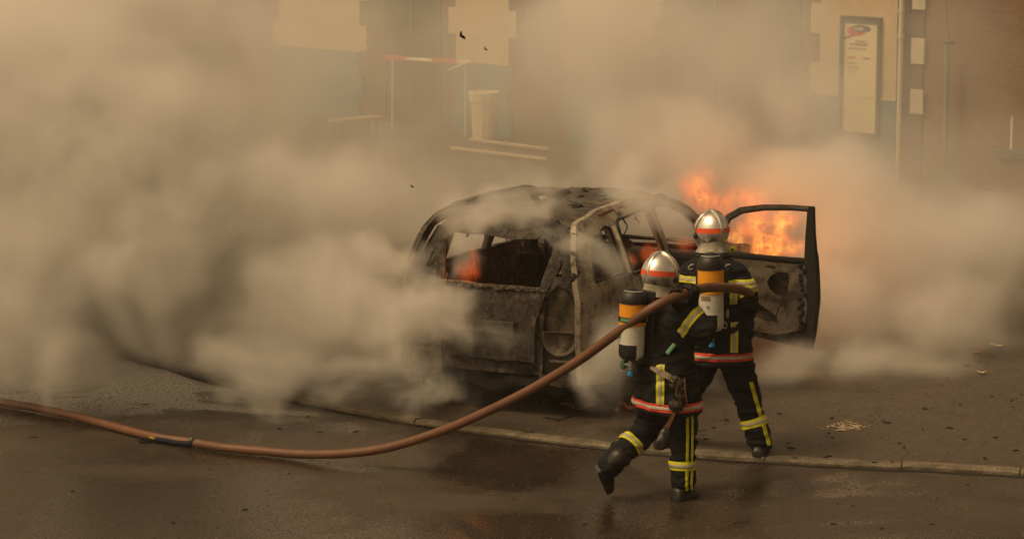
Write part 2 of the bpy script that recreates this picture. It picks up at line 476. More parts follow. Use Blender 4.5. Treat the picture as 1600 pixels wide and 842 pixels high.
# the brown stone house next door
hb = empty('stone_house', WW(S1 + .02, 0), math.atan2(WD.y, WD.x), label='brown rubble stone house wall at the right edge, next to the cream downpipe', cat='house')
s = NT('brown_rubble'); v = s.n('ShaderNodeTexVoronoi'); v.inputs['Scale'].default_value = 4.5; s.l(s.tc.outputs['Object'], v.inputs['Vector'])
sp_ = s.n('ShaderNodeSeparateColor'); s.l(v.outputs['Color'], sp_.inputs[0]); c_ = s.ramp(sp_.outputs[0], [(0, (.15, .088, .052)), (1, (.19, .112, .068))])
c_ = s.mix(s.ramp(s.noise(1.2, 6), [(.4, 0.0), (.7, .7)]), c_, (.12, .062, .034))
s.bsdf(c_, .9, 0, s.noise(9, 6, .65), .6, .03); M_RUB = s.m
bm = bmesh.new(); wprism(bm, [(S1 + .02, -.02), (S1 + 12, -.02), (S1 + 12, 4.6), (S1 + .02, 4.6)], -6.5, -.03)
link('wall', bm2me(bm), M_RUB, hb)
bm = bmesh.new(); wprism(bm, [(S1 + .14, 4.603), (S1 + 12.2, 4.603), (S1 + 12.2, 4.8), (S1 + .14, 4.8)], -6.7, .2)
link('roof', bm2me(bm), M_FRM, hb)

# framed notice board
a, z1 = W(1320, 24); b = W(1382, 30)[0]; z0 = W(1320, 208)[1]
nb = empty('notice_board', WW((a + b) / 2, z0, .04), math.atan2(WD.y, WD.x), label='tall framed notice board with a faded poster, on the wall left of the downpipe', cat='notice board')
fw = .028 * 1.35; kq = (z1 - z0) / 1.30
bm = bmesh.new()
for q in ([(a, z0), (a + fw, z0), (a + fw, z1), (a, z1)], [(b - fw, z0), (b, z0), (b, z1), (b - fw, z1)],
          [(a + fw, z1 - fw), (b - fw, z1 - fw), (b - fw, z1), (a + fw, z1)], [(a + fw, z0), (b - fw, z0), (b - fw, z0 + fw), (a + fw, z0 + fw)]):
    wprism(bm, q, .037, .10)
link('frame', bm2me(bm), simple('green_frame_paint', (.035, .06, .05), .5), nb)
bm = bmesh.new(); wprism(bm, [(a + .02, z0 + .02), (b - .02, z0 + .02), (b - .02, z1 - .02), (a + .02, z1 - .02)], .037, .055)
po = link('poster', bm2me(bm), simple('poster_paper', (.66, .58, .36), .6, var=.06, scale=3), nb)
def wdisc(bm, s_, h_, rs, rh, o0, o1, n=28): wprism(bm, [(s_ + rs * cos(2 * pi * i / n), h_ + rh * sin(2 * pi * i / n)) for i in range(n)], o0, o1)
wd_, ht = b - a, z1 - z0
bm = bmesh.new(); wprism(bm, [(a + .05, z1 - .085 * kq), (b - .05, z1 - .085 * kq), (b - .05, z1 - .045 * kq), (a + .05, z1 - .045 * kq)], .055, .0565)
link('printed_strip', bm2me(bm), simple('poster_teal', (.20, .33, .30), .6), po)
bm = bmesh.new(); wdisc(bm, a + wd_ * .36, z1 - .165 * kq, wd_ * .23, .055 * kq, .055, .0565)
link('printed_logo', bm2me(bm), simple('poster_red', (.55, .10, .09), .6), po)
bm = bmesh.new(); wdisc(bm, a + wd_ * .49, z1 - .135 * kq, wd_ * .25, .040 * kq, .0567, .058)
link('printed_logo', bm2me(bm), simple('poster_navy', (.07, .08, .14), .6), po)
bm = bmesh.new(); wprism(bm, [(a + fw, z1 - .27 * kq), (a + wd_ * .45, z1 - .19 * kq), (a + wd_ * .45, z1 - .175 * kq), (a + fw, z1 - .24 * kq)], .055, .0565)
link('printed_stroke', bm2me(bm), simple('poster_violet', (.14, .09, .15), .6), po)
def text(name, body, s_, h_, size, mat, parent, out, bold=0.0, xs=1.0):
    cu = bpy.data.curves.new(name, 'FONT'); cu.body = body; cu.size = size * kq; cu.align_x = 'LEFT'; cu.extrude = .0004; cu.offset = bold
    t = bpy.data.objects.new('t', cu); C.objects.link(t)
    me = bpy.data.meshes.new_from_object(t.evaluated_get(bpy.context.evaluated_depsgraph_get())); bpy.data.objects.remove(t)
    M = Matrix((WD * xs, Vector((0, 0, 1)), WN)).transposed().to_4x4(); M.translation = WW(s_, h_, out)
    me.transform(M); me.materials.clear(); return link(name, me, mat, parent)
M_INK = simple('poster_ink', (.08, .075, .09), .6); M_INKR = simple('poster_ink_red', (.50, .09, .07), .6); M_WHT = simple('poster_white', (.75, .70, .6), .6)
text('printed_lettering', 'la bulle', a + wd_ * .30, z1 - .150 * kq, .055, M_WHT, po, .0585, .001, .85)
text('printed_lettering', 'DES JOURNÉES', a + wd_ * .34, z1 - .285 * kq, .030, M_INK, po, .0562, .0006, .75)
text('printed_lettering', 'PATRIMOINE', a + wd_ * .22, z1 - .325 * kq, .045, M_INK, po, .0562, .0012, .92)
text('printed_lettering', 'MUSIQUE ET DANSE', a + wd_ * .17, z1 - .365 * kq, .030, M_INK, po, .0562, .0006, .9)
text('printed_lettering', 'samedi', a + wd_ * .15, z1 - .465 * kq, .048, M_INKR, po, .0562, .001, .8)
text('printed_lettering', 'concert', a + wd_ * .54, z1 - .465 * kq, .044, M_INK, po, .0562, .0006, .8)
for k, tx in enumerate(('entrée libre', 'place de la gare', 'à 15 heures')):
    text('printed_lettering', tx, a + wd_ * .16, z1 - .525 * kq - k * .045 * kq, .032, M_INK, po, .0562, 0, .8)

# slim pole with a bracket lamp/camera and a hanging wire
q = P(1477, 200, WW(W(1474, 200)[0], 0, .35).y); q.z = KH
pl = empty('utility_pole', q, 0, label='slim grey-green pole with a small dark box and wire, right of the downpipe', cat='pole')
zt = P(1479, 68, q.y).z
bm = bmesh.new(); tube(bm, [q, q + Vector((0, 0, zt))], .032, 12); tube(bm, [q, q + Vector((0, 0, .05))], .06, 12)
link('pole_shaft', bm2me(bm), simple('grey_green_paint', (.16, .19, .17), .5), pl)
bm = bmesh.new(); box(bm, q + Vector((.045, -.03, zt - .03)), (.07, .07, .05), None, .01); box(bm, q + Vector((0, -.03, zt - .03)), (.1, .03, .02))
link('junction_box', bm2me(bm), simple('black_plastic', (.015, .015, .015), .5), pl)
bm = bmesh.new(); tube(bm, smooth_path([q + Vector((.02, 0, zt)), q + Vector((-.01, .02, zt + .25)), q + Vector((-.03, .1, zt + .8)), q + Vector((-.02, .3, zt + 1.9))]), .007, 6)
link('wire', bm2me(bm), simple('black_wire', (.015, .015, .015), .6), pl)

# low dark wall with a white post at the right edge
q0 = P(1580, 240, WW(W(1580, 300)[0], 0, .75).y); q0.z = 0
lw = empty('low_wall', q0, math.atan2(WD.y, WD.x), label='low reddish wall with a dark coping at the right edge of the picture', cat='wall')
zc = P(1580, 240, q0.y).z
bm = bmesh.new(); box(bm, q0 + WD * 1.35 + Vector((0, 0, (zc - .05) / 2)), (2.9, .22, zc - .05), WROT, .01)
link('wall_body', bm2me(bm), simple('reddish_render', (.17, .085, .055), .85, scale=3), lw)
bm = bmesh.new(); box(bm, q0 + WD * 1.35 + Vector((0, 0, zc + .002)), (3.0, .30, .10), WROT, .01)
link('coping', bm2me(bm), simple('slate_coping', (.06, .075, .075), .7), lw)
zp = P(1580, 183, q0.y).z
po_ = bmesh.new(); tube(po_, [q0 + Vector((0, 0, zc + .053)), q0 + Vector((0, 0, zp))], .018, 10)
tag(link('marker_post', bm2me(po_), simple('white_post_paint', (.75, .68, .55), .5)), 'short white post standing on the dark coping at the right edge', 'post')

# litter bin by the wall, on two low stone edges
b0 = G(757, 217, .075)
bn = empty('litter_bin', b0, math.atan2(WD.y, WD.x), label='tall tapered cream litter bin with a thick rim, standing in front of the blue dado', cat='bin')
hb_ = P(757, 143, b0.y).z - b0.z; kb = hb_ / .54
BX = (WD * .35 + Vector((1, 0, 0))).normalized(); BY = Vector((BX.y, -BX.x, 0))
def sq(c, w_, z): return [Vector(c) + BX * (w_ * a1) - BY * (w_ * b1) + Vector((0, 0, z)) for a1, b1 in ((-1, -.35), (-.9, -.6), (-.6, -.85), (0, -1), (.6, -.85), (.9, -.6), (1, -.35), (1, .5), (.7, .8), (-.7, .8), (-1, .5))]
bm = bmesh.new(); loft(bm, [sq(b0, .122 * kb, .0), sq(b0, .128 * kb, .02), sq(b0, .150 * kb, hb_ - .15)])
link('bin_body', bm2me(bm), simple('cream_plastic', (.70, .58, .38), .45, var=.08, scale=3, spec=.4), bn)
bm = bmesh.new(); vr = loft(bm, [sq(b0, .152 * kb, hb_ - .152), sq(b0, .165 * kb, hb_ - .14), sq(b0, .176 * kb, hb_ - .012), sq(b0, .165 * kb, hb_), sq(b0, .145 * kb, hb_ - .005), sq(b0, .14 * kb, hb_ - .09)])
link('bin_rim', bm2me(bm), simple('cream_rim', (.76, .64, .44), .45, var=.08, scale=3), bn)
M_EDGE = simple('pale_stone_edge', (.42, .33, .22), .8, var=.2, scale=12)
for (x0, y0, x1, y1) in ((735, 217, 858, 232), (705, 230, 855, 248)):
    A, B = G(x0, y0, .1), G(x1, y1, .1); A.z = B.z = .09; d = (B - A).normalized(); L = (B - A).length
    bm = bmesh.new(); x, y, z = d, Vector((0, 0, 1)).cross(d), Vector((0, 0, 1))
    box(bm, (A + B) / 2, (L, .055, .045), Matrix((x, y, z)).transposed(), .012)
    tag(link('stone_edging', bm2me(bm), M_EDGE), 'upper of two pale stone edgings on the ground below the cream bin' if y0 == 217 else 'lower of two pale stone edgings on the ground below the cream bin', 'edging', 'pale stone edgings below the bin')

# red and white barrier
s_a, z_a = W(632, 91); s_b, z_b = W(735, 97)
bo = .55
ba = empty('safety_barrier', WW(s_a, 0, bo), math.atan2(WD.y, WD.x), label='red and white striped plank barrier on thin legs, left of the cream bin', cat='barrier')
A, B = P(600, 90, WW(s_a, 0, bo).y + .12), P(737, 98, WW(s_b, 0, bo).y)
cols = [0, 1, 0, 1, 0]; cuts = [0, .24, .50, .76, .99]; cuts = [0, .26, .56, .84, 1.0]
M_RED = simple('barrier_red', (.50, .07, .045), .5); M_WB = simple('barrier_white', (.80, .72, .58), .5)
d = (B - A); dn = d.normalized(); rx = Matrix((dn, -WN, Vector((0, 0, 1)))).transposed()
for i in range(4):
    p0 = A + d * cuts[i]; p1 = A + d * cuts[i + 1]
    bm = bmesh.new(); box(bm, (p0 + p1) / 2, ((p1 - p0).length - .004, .03, .07 if i % 2 == 0 else .045), rx, .004)
    link('plank_red' if i % 2 == 0 else 'plank_white', bm2me(bm), M_RED if i % 2 == 0 else M_WB, ba)
for t in (.1, .93):
    c0 = A + d * t; c0 = Vector((c0.x, c0.y, 0))
    bm = bmesh.new(); zz = (A + d * t).z
    tube(bm, [c0 + Vector((0, 0, KH)), c0 + Vector((0, 0, zz))], .014, 8); link('leg', bm2me(bm), M_PIPE, ba)
    bm = bmesh.new(); tube(bm, [c0 + Vector((-.0, -.3, KH)), c0 + Vector((0, 0, zz))], .012, 8); link('leg', bm2me(bm), M_PIPE, ba)
bm = bmesh.new(); tube(bm, [P(699, 110, B.y), P(732, 97, B.y)], .012, 8); link('stay', bm2me(bm), M_WB, ba)

# little bench below the notice board, and a low shelf on the far left wall
def bench(name, px0, py0, px1, py1, legs, label, cat):
    A, B = P(px0, py0, G(px0, py0 + legs, KH).y), P(px1, py1, G(px1, py1 + legs, KH).y)
    d = B - A; dn = d.normalized(); nn = Vector((0, 0, 1)).cross(dn).normalized(); M = Matrix((dn, nn, dn.cross(nn))).transposed()
    e = empty(name, ((A.x + B.x) / 2, (A.y + B.y) / 2, KH), 0, label=label, cat=cat)
    bm = bmesh.new()
    for k in (-1, 0, 1): box(bm, (A + B) / 2 + nn * .085 * k, (d.length, .07, .03), M, .005)
    link('seat', bm2me(bm), simple('bench_wood', (.45, .33, .2), .6), e)
    for t in (.12, .88):
        c0 = A + d * t
        for k in (-.09, .09):
            bm = bmesh.new(); tube(bm, [Vector((c0.x + nn.x * k, c0.y + nn.y * k, KH)), Vector((c0.x + nn.x * k, c0.y + nn.y * k, c0.z - .01))], .014, 8); link('leg', bm2me(bm), M_FRM, e)
bench('bench', 1352, 243, 1400, 236, 30, 'small wooden bench in the smoke below the framed notice board', 'bench')
bench('bench', 520, 190, 590, 182, 30, 'low wooden bench against the blue wall left of the striped barrier', 'bench')

# ------------------------------------------------------------------ air
bm = bmesh.new(); box(bm, (0, 30, 3.0), (72, 96, 8.6))
s = NT('haze_air'); v = s.n('ShaderNodeVolumePrincipled'); v.inputs['Color'].default_value = (.93, .88, .80, 1)
v.inputs['Density'].default_value = .0009; v.inputs['Anisotropy'].default_value = .2
s.l(v.outputs[0], s.out.inputs[1])
HAZE = link('haze', bm2me(bm), s.m, kind='stuff'); tag(HAZE, label='thin tan smoke haze filling the whole street air', cat='haze')
# ------------------------------------------------------------------ burnt car
CO = Vector((-.19, 20.72, 0)); CA = R(26)
CHd = Vector((sin(CA), cos(CA), 0)); CRt = Vector((cos(CA), -sin(CA), 0)); GZ = KH
def CW(u, v, z): return CO + CHd * u + CRt * v + Vector((0, 0, z + GZ - .02))
def hw(u, z):
    w_ = .885 - .05 * max(0, .55 - z) ** 1.0
    if z > .98: w_ -= (z - .98) * .36 + max(0, z - 1.42) * .35
    if u < .55: w_ -= .10 * ((.55 - u) / .55) ** 2
    if u > 3.2: w_ -= .20 * ((u - 3.2) / .8) ** 2
    return w_
def burnt(name, light, mid, dark, dk=.5, sc3=(1, 1, 1), rust=.35, scale=3.0):
    s = NT(name)
    big = s.noise(scale, 7, .62, dist=.8, sc3=sc3); f2 = s.noise(scale * 5, 7, .7); f3 = s.noise(scale * 1.7, 5, .6, dist=1.2); vf = s.noise(70, 3, .6)
    c = s.ramp(big, [(.30, light), (.44, mid), (.56, mid), (.70, dark)])
    c = s.mix(s.ramp(f2, [(dk, 0.0), (dk + .14, .85)]), c, dark)
    c = s.mix(s.ramp(f3, [(.58, 0.0), (.70, rust)]), c, (.17, .07, .03))
    c = s.mix(s.ramp(vf, [(.5, 0.0), (.75, .35)]), c, light)
    s.bsdf(c, s.ramp(f2, [(.3, .55), (.7, .95)]), .15, s.mix(.5, f2, vf), .6, .012); return s.m
M_SIDE = burnt('ash_grey_burnt_paint', (.54, .47, .375), (.29, .245, .19), (.04, .032, .025), .51, scale=2.2)
M_ROOF = burnt('charred_roof_steel', (.24, .20, .15), (.085, .070, .055), (.014, .012, .010), .48, scale=2.6)
M_REAR = burnt('charred_rear_steel', (.24, .20, .15), (.050, .042, .034), (.011, .009, .008), .46, scale=4)
M_DOORI = burnt('scorched_door_steel', (.22, .185, .14), (.115, .096, .072), (.022, .018, .014), .54, scale=3.4)
M_SOOT = simple('soot', (.014, .012, .011), .9, var=.5, scale=14, bumps=.6, bd=.01)
M_RUST = simple('rusted_rail', (.17, .065, .03), .8, var=.4, scale=20)
car = empty('burnt_car', CW(1.9, 0, 0), -CA, label='burnt-out people carrier with open front door, ash-grey side and glassless windows', cat='car')

side_out = [(.06, .30), (.02, .60), (.0, .88), (.05, 1.10), (.13, 1.32), (.24, 1.48), (.38, 1.545), (.8, 1.58), (1.4, 1.585), (1.9, 1.545), (2.25, 1.45), (2.52, 1.30), (2.85, 1.06),
            (3.05, 1.0), (3.5, .93), (3.85, .82), (3.97, .62), (3.97, .32), (3.68, .28)]
arch = lambda uc, r, n=9: [(uc + r * cos(pi * i / n), .27 + r * 1.05 * sin(pi * i / n)) for i in range(n + 1)]
_hd = smooth_path([Vector((u, z, 0)) for u, z in side_out[:15]], 3); side_out = [(v.x, v.y) for v in _hd] + side_out[15:]
side_out += arch(3.22, .36) + [(2.7, .21), (1.2, .20)] + arch(.80, .34) + [(.40, .26)]
qwin = [(.24, 1.09), (.30, 1.28), (.40, 1.41), (.66, 1.46), (.72, 1.44), (.74, 1.09)]
rwin = [(.86, 1.06), (.87, 1.42), (.92, 1.475), (1.48, 1.49), (1.55, 1.45), (1.585, 1.05)]
fopen = [(1.70, .30), (1.685, 1.0), (1.66, 1.46), (1.72, 1.49), (1.95, 1.46), (2.20, 1.37), (2.45, 1.22), (2.66, 1.04), (2.70, .9), (2.68, .42), (2.62, .30)]
fwin = [(1.70, 1.04), (1.68, 1.44), (1.72, 1.475), (1.95, 1.45), (2.20, 1.36), (2.45, 1.2), (2.62, 1.04)]
def side(sg, front):
    def f(u, z, w_):
        d = mn.noise(Vector((u * 3, z * 3, sg))) * .022 + mn.noise(Vector((u * 9, z * 9, sg))) * .007
        return CW(u + mn.noise(Vector((z * 7, u * 5, 2))) * .016, sg * (hw(u, z) + d - w_), z + mn.noise(Vector((u * 6, z * 6, 8))) * .010)
    return sheet(side_out, [qwin, rwin, front], f, .05, .045)
link('body_side', bm2me(side(1, fopen)), M_SIDE, car, smooth='auto', label='ash-grey scorched right body side')
link('body_side', bm2me(side(-1, fwin)), M_REAR, car, smooth='auto', label='blackened left body side')
# rear door skin: standing slightly proud with gaps round it
rd_out = [(.80, 1.03), (1.0, 1.035), (1.61, 1.02), (1.63, .34), (1.26, .29), (1.20, .45), (1.08, .58), (.95, .66), (.84, .70)]
link('rear_door', bm2me(sheet(rd_out, [], lambda u, z, w_: CW(u, hw(u, z) + .008 + .022 - w_ + mn.noise(Vector((u * 5, z * 5, 4))) * .006, z), .05, .02)), M_SIDE, car, smooth='auto')
bm = bmesh.new(); box(bm, CW(.92, hw(.92, .9) + .045, .90), (.02, .13, .03), Matrix((CRt, CHd, Vector((0, 0, 1)))).transposed(), .006)
link('door_handle', bm2me(bm), M_SOOT, car)
for (u0, u1) in ((1.615, 1.70), ):
    pass
# window surrounds: charred seals
def strip(name, pts, r, mat, parent=car, n=8, **k):
    bm = bmesh.new(); tube(bm, pts, r, n); return link(name, bm2me(bm), mat, parent, **k)
for win in (qwin, rwin):
    q = win + [win[0]]
    strip('window_seal', [CW(u, hw(u, z) + .006, z) for u, z in q], .012, M_SOOT)
q = fopen + [fopen[0]]
strip('door_seal', [CW(u, hw(u, z) + .0, z) for u, z in q], .016, M_SOOT)
# bright scorched B/C pillar strips
strip('pillar_trim', [CW(.795, hw(.8, z) + .012, z) for z in (1.08, 1.2, 1.32, 1.45)], .022, simple('white_ash', (.55, .47, .36), .9, var=.3, scale=16))

# roof
def rz(u, v):
    b = 1.60 - .075 * (v / .66) ** 2 - (.05 * (1 - (u - .28) / .4) if u < .68 else 0) - max(0, u - 1.6) ** 2 * .22
    b += mn.noise(Vector((u * 2.2, v * 2.6, 3))) * .050 + mn.noise(Vector((u * 6, v * 7, 9))) * .022 + abs(mn.noise(Vector((u * 3.5, v * 4, 5)))) * .03 - .05 * math.exp(-((u - 1.2) ** 2 + (v + .1) ** 2) / .25)
    return b
rr = random.Random(5)
r_out = [(.28, -.57), (.30, -.3), (.27, 0), (.29, .3), (.28, .57), (.8, .61), (1.5, .61), (2.1, .56), (2.28, .50), (2.33, 0), (2.28, -.50), (2.1, -.56), (1.5, -.61), (.8, -.61)]
holes = [[(1.25, -.22), (1.33, -.05), (1.5, .04), (1.62, -.08), (1.55, -.25), (1.38, -.3)], [(.62, .02), (.70, .12), (.83, .08), (.80, -.05), (.70, -.07)], [(.78, .36), (.9, .42), (.98, .36), (.88, .31)]]
link('roof', bm2me(sheet(r_out, holes, lambda u, v, w_: CW(u, v, rz(u, v) - w_), .055, .012)), M_ROOF, car, smooth='auto')
# blistered debris on the roof
bm = bmesh.new()
for i in range(60):
    u, v = rr.gauss(1.2, .35), rr.gauss(.05, .22); s_ = rr.uniform(.008, .026)
    ball(bm, CW(u, v, rz(u, v) + .002), (s_ * rr.uniform(1, 3.2), s_ * .8, s_ * .22), Matrix.Rotation(rr.uniform(0, 3), 3, 'Z'), 7, 5)
for v in bm.verts: v.co += Vector((mn.noise(v.co * 30), mn.noise(v.co * 30 + Vector((5, 5, 5))), mn.noise(v.co * 26 + Vector((9, 1, 1))))) * .012
link('charred_lining', bm2me(bm), M_SOOT, car, kind='stuff')
for sg in (1, -1):
    pts = [CW(u, sg * (.625 - (.05 if u > 2 else 0) - (.05 if u < .4 else 0)), rz(u, .60) + .012) for u in (.34, .5, .8, 1.2, 1.6, 1.95, 2.2)]
    strip('roof_rail', smooth_path(pts, 3), .022, M_RUST if sg > 0 else M_SOOT, label='rusty brown roof rail' if sg > 0 else None)
for u in (.30, 1.02, 1.66, 2.26):
    strip('roof_bow', [CW(u, v, rz(u, v) - .035) for v in (-.55, -.3, 0, .3, .55)], .022, M_SOOT)

# tailgate with an empty window
def ru(v, z): return .0 + .10 * abs(v / .72) ** 3 - .03 * math.exp(-((z - .75) / .3) ** 2) + (max(0, z - 1.02) * .52)
tg_out = [(-.40, .46), (.40, .46), (.42, .8), (.50, 1.02), (.56, 1.2), (.54, 1.46), (.45, 1.54), (0, 1.565), (-.45, 1.54), (-.54, 1.46), (-.56, 1.2), (-.50, 1.02), (-.42, .8)]
tg_h = [(-.47, 1.05), (.46, 1.04), (.49, 1.2), (.47, 1.34), (.40, 1.40), (.15, 1.38), (-.1, 1.40), (-.40, 1.40), (-.48, 1.34), (-.50, 1.2)]
plate_h = [(-.28, .62), (.28, .62), (.27, .77), (-.27, .77)]
def ft(v, z, w_): return CW(ru(v, z) + w_ + mn.noise(Vector((v * 4, z * 4, 2))) * .016 + mn.noise(Vector((v * 15, z * 15, 2))) * .005, v, z + mn.noise(Vector((v * 6, z * 2, 7))) * .012)
tg = link('tailgate', bm2me(sheet(tg_out, [tg_h], ft, .045, .05)), M_REAR, car, smooth='auto')
bm = bmesh.new()
for i in range(60):
    v = -.5 + i / 59 * 1.0; a = rr.uniform(.006, .022)
    ball(bm, CW(ru(v, 1.03) - .012, v, 1.035 + rr.uniform(-.015, .012)), (rr.uniform(.012, .03), a, a), None, 6, 4)
link('melted_seal', bm2me(bm), M_DOORI, tg)
bm = bmesh.new(); bm2 = None
for (v, z, a, b) in ((-.05, .72, .30, .05),):
    box(bm, CW(ru(v, z) - .012, v, z), (a * 2, .03, b * 2), Matrix((CRt, CHd, Vector((0, 0, 1)))).transposed(), .008)
link('tailgate_ridge', bm2me(bm), M_REAR, tg)
# rear corners: light housings burnt to open bowls
for sg in (1, -1):
    def fc(t, z, w_, sg=sg):
        v0, w1 = .43, hw(.0, z) + .004
        v = v0 + (w1 - v0) * min(1, t * 1.05); u = .035 + .11 * t ** 4 + max(0, z - 1.02) * .50
        n = Vector((-1, .35 * t, 0))
        d = -w_ + mn.noise(Vector((t * 4, z * 5, sg))) * .008
        return CW(u + n.x * d, sg * (v + n.y * d), z)
    out = [(0, .30), (.5, .27), (1, .29), (1, .9), (1, 1.12), (.95, 1.30), (.8, 1.44), (.35, 1.46), (.1, 1.24), (0, 1.10)]
    lamp = [(.08, .36), (.08, .62), (.10, .85), (.2, 1.0), (.42, 1.07), (.68, 1.04), (.86, .88), (.90, .62), (.90, .36)]
    upper = [(.30, 1.13), (.36, 1.24), (.50, 1.25), (.52, 1.13)]
    link('rear_corner', bm2me(sheet(out, [lamp, upper], fc, .05, .03)), M_REAR, car, smooth='auto')
    bk = [(.02, .33), (.9, .33), (.9, 1.08), (.02, 1.08)]
    h_ = link('light_housing', bm2me(sheet(bk, [], lambda t, z, w_: fc(t, z, w_ + .07 + .03 * sin(z * 14) * sin(t * 9)), .05, .02)), M_DOORI, car, smooth='auto')
    c = fc(.45, .66, .03)
    nrm = (fc(.45, .66, 0) - fc(.45, .66, .1)).normalized(); tx = Vector((0, 0, 1)).cross(nrm).normalized()
    bm = bmesh.new()
    prof = [(-.075, .001), (-.07, .05), (-.05, .095), (-.02, .122), (.008, .132), (.012, .124), (-.015, .112), (-.045, .085), (-.06, .04), (-.064, .001)]
    rings = [[c + nrm * d + tx * (r * cos(t) * 1.12) + Vector((0, 0, r * min(.30, sin(t)) * 1.15)) for t in [2 * pi * i / 22 for i in range(22)]] for d, r in prof]
    loft(bm, rings, True)
    link('reflector_bowl', bm2me(bm), M_DOORI, h_, smooth=True)
    bm = bmesh.new()
    for z0 in (.47,): box(bm, fc(.45, z0, .03), (.17, .02, .020), Matrix((tx, nrm, Vector((0, 0, 1)))).transposed(), .003)
    link('lamp_bracket', bm2me(bm), M_DOORI, h_)
# rear crash beam and hanging bumper remains
RC = Matrix((CRt, CHd, Vector((0, 0, 1)))).transposed()
bm = bmesh.new(); rings = []
for v in np.linspace(-.62, .62, 11): rings.append([CW(.02 + .1 * (v / .62) ** 2 + a, v, .40 + b) for a, b in ((0, -.05), (0, .05), (.05, .05), (.05, -.05))])
loft(bm, rings); link('crash_beam', bm2me(bm), M_REAR, car)
bo_ = [(-.75, .30), (-.6, .22), (-.3, .27), (0, .20), (.3, .26), (.55, .18), (.72, .26), (.74, .42), (.3, .46), (-.3, .45), (-.75, .44)]
link('bumper_remains', bm2me(sheet(bo_, [], lambda v, z, w_: CW(.05 + .12 * abs(v / .72) ** 3 + w_ + mn.noise(Vector((v * 7, z * 9, 1))) * .03, v, z), .05, .012)), M_SOOT, car, smooth='auto')
# scorched scrap standing off the left rear corner
bm = bmesh.new(); pa = CW(.12, -.80, .98)
ball(bm, pa, (.05, .03, .07)); tube(bm, [pa, pa + CRt * .12], .015, 6)
for v in bm.verts: v.co += Vector((mn.noise(v.co * 22), 0, mn.noise(v.co * 22 + Vector((4, 4, 4))))) * .03
link('melted_trim', bm2me(bm), M_DOORI, car)
# torn, charred shreds along the window openings and the roof edge
def shred(c, d, n_, L, w_, mat):
    bm = bmesh.new(); s_ = d.cross(n_).normalized(); rings = []
    for i in range(6):
        t = i / 5; p = c + d * L * t + n_ * (.02 * sin(t * 5 + L * 40)) + s_ * .3 * w_ * mn.noise(Vector((t * 4, L * 30, 0)))
        ww = w_ * (1 - t * .8) * (1 + .5 * mn.noise(Vector((t * 6, L * 50, 1))))
        rings.append([p + s_ * ww, p + n_ * .006, p - s_ * ww, p - n_ * .006])
    loft(bm, rings); link('torn_trim', bm2me(bm), mat, car)
rs = random.Random(23); dn_ = Vector((0, 0, -1))
for u, z in ((.14, 1.34), (.22, 1.46), (.30, 1.50), (.10, 1.2)): shred(CW(u - .02, hw(u, z) - .01, z), (dn_ + CHd * rs.uniform(-.6, .2) - CRt * .3).normalized(), -CHd, rs.uniform(.10, .22), .035, M_SOOT)
for v in (-.44, -.30, -.12, .05, .2, .36, .45): shred(CW(.22, v, 1.43), (dn_ + CRt * rs.uniform(-.4, .4)).normalized(), -CHd, rs.uniform(.05, .16), rs.uniform(.015, .04), rs.choice((M_SOOT, M_REAR)))
for u in (.35, .5, .62, .95, 1.1, 1.35): shred(CW(u, hw(u, 1.45) - .02, 1.46), (dn_ + CHd * rs.uniform(-.5, .5)).normalized(), CRt, rs.uniform(.05, .14), rs.uniform(.012, .03), M_SOOT)
for v in (-.6, -.42, -.2, .1, .34, .55): shred(CW(.06, v, .40), (dn_ * .7 + CRt * rs.uniform(-.6, .6)).normalized(), -CHd, rs.uniform(.12, .26), rs.uniform(.02, .05), M_SOOT)
# hood, cowl, front, floor
link('hood', bm2me(sheet([(2.95, -.74), (2.95, .74), (3.5, .72), (3.86, .60), (3.95, 0), (3.86, -.60), (3.5, -.72)], [], lambda u, v, w_: CW(u, v, 1.02 - (u - 2.95) * .17 - .05 * (v / .7) ** 2 - w_ + mn.noise(Vector((u * 3, v * 3, 1))) * .03), .08, .012)), M_ROOF, car, smooth='auto')
link('front_panel', bm2me(sheet([(-.66, .28), (.66, .28), (.68, .8), (-.68, .8)], [[(-.4, .4), (.4, .4), (.4, .6), (-.4, .6)]], lambda v, z, w_: CW(3.97 - .12 * (v / .66) ** 2 - w_, v, z), .08, .03)), M_REAR, car, smooth='auto')
bm = bmesh.new(); box(bm, CW(1.9, 0, .24), (1.56, 3.5, .06), RC, .01); link('floor_pan', bm2me(bm), M_SOOT, car)
bm = bmesh.new(); box(bm, CW(2.72, 0, .86), (1.46, .22, .20), RC, .04); link('dashboard', bm2me(bm), M_SOOT, car)
bm = bmesh.new(); x, y, z = CHd, CRt, Vector((0, 0, 1)); c = CW(2.42, -.36, .98)
tube(bm, [c + (y * cos(t) + (z * .85 + x * .5).normalized() * sin(t)) * .18 for t in np.linspace(0, 2 * pi, 25)], .012, 8, cap=False)
tube(bm, [c, CW(2.7, -.36, .86)], .02, 8); tube(bm, [c - y * .17, c + y * .17], .01, 6)
link('steering_wheel', bm2me(bm), M_SOOT, car)
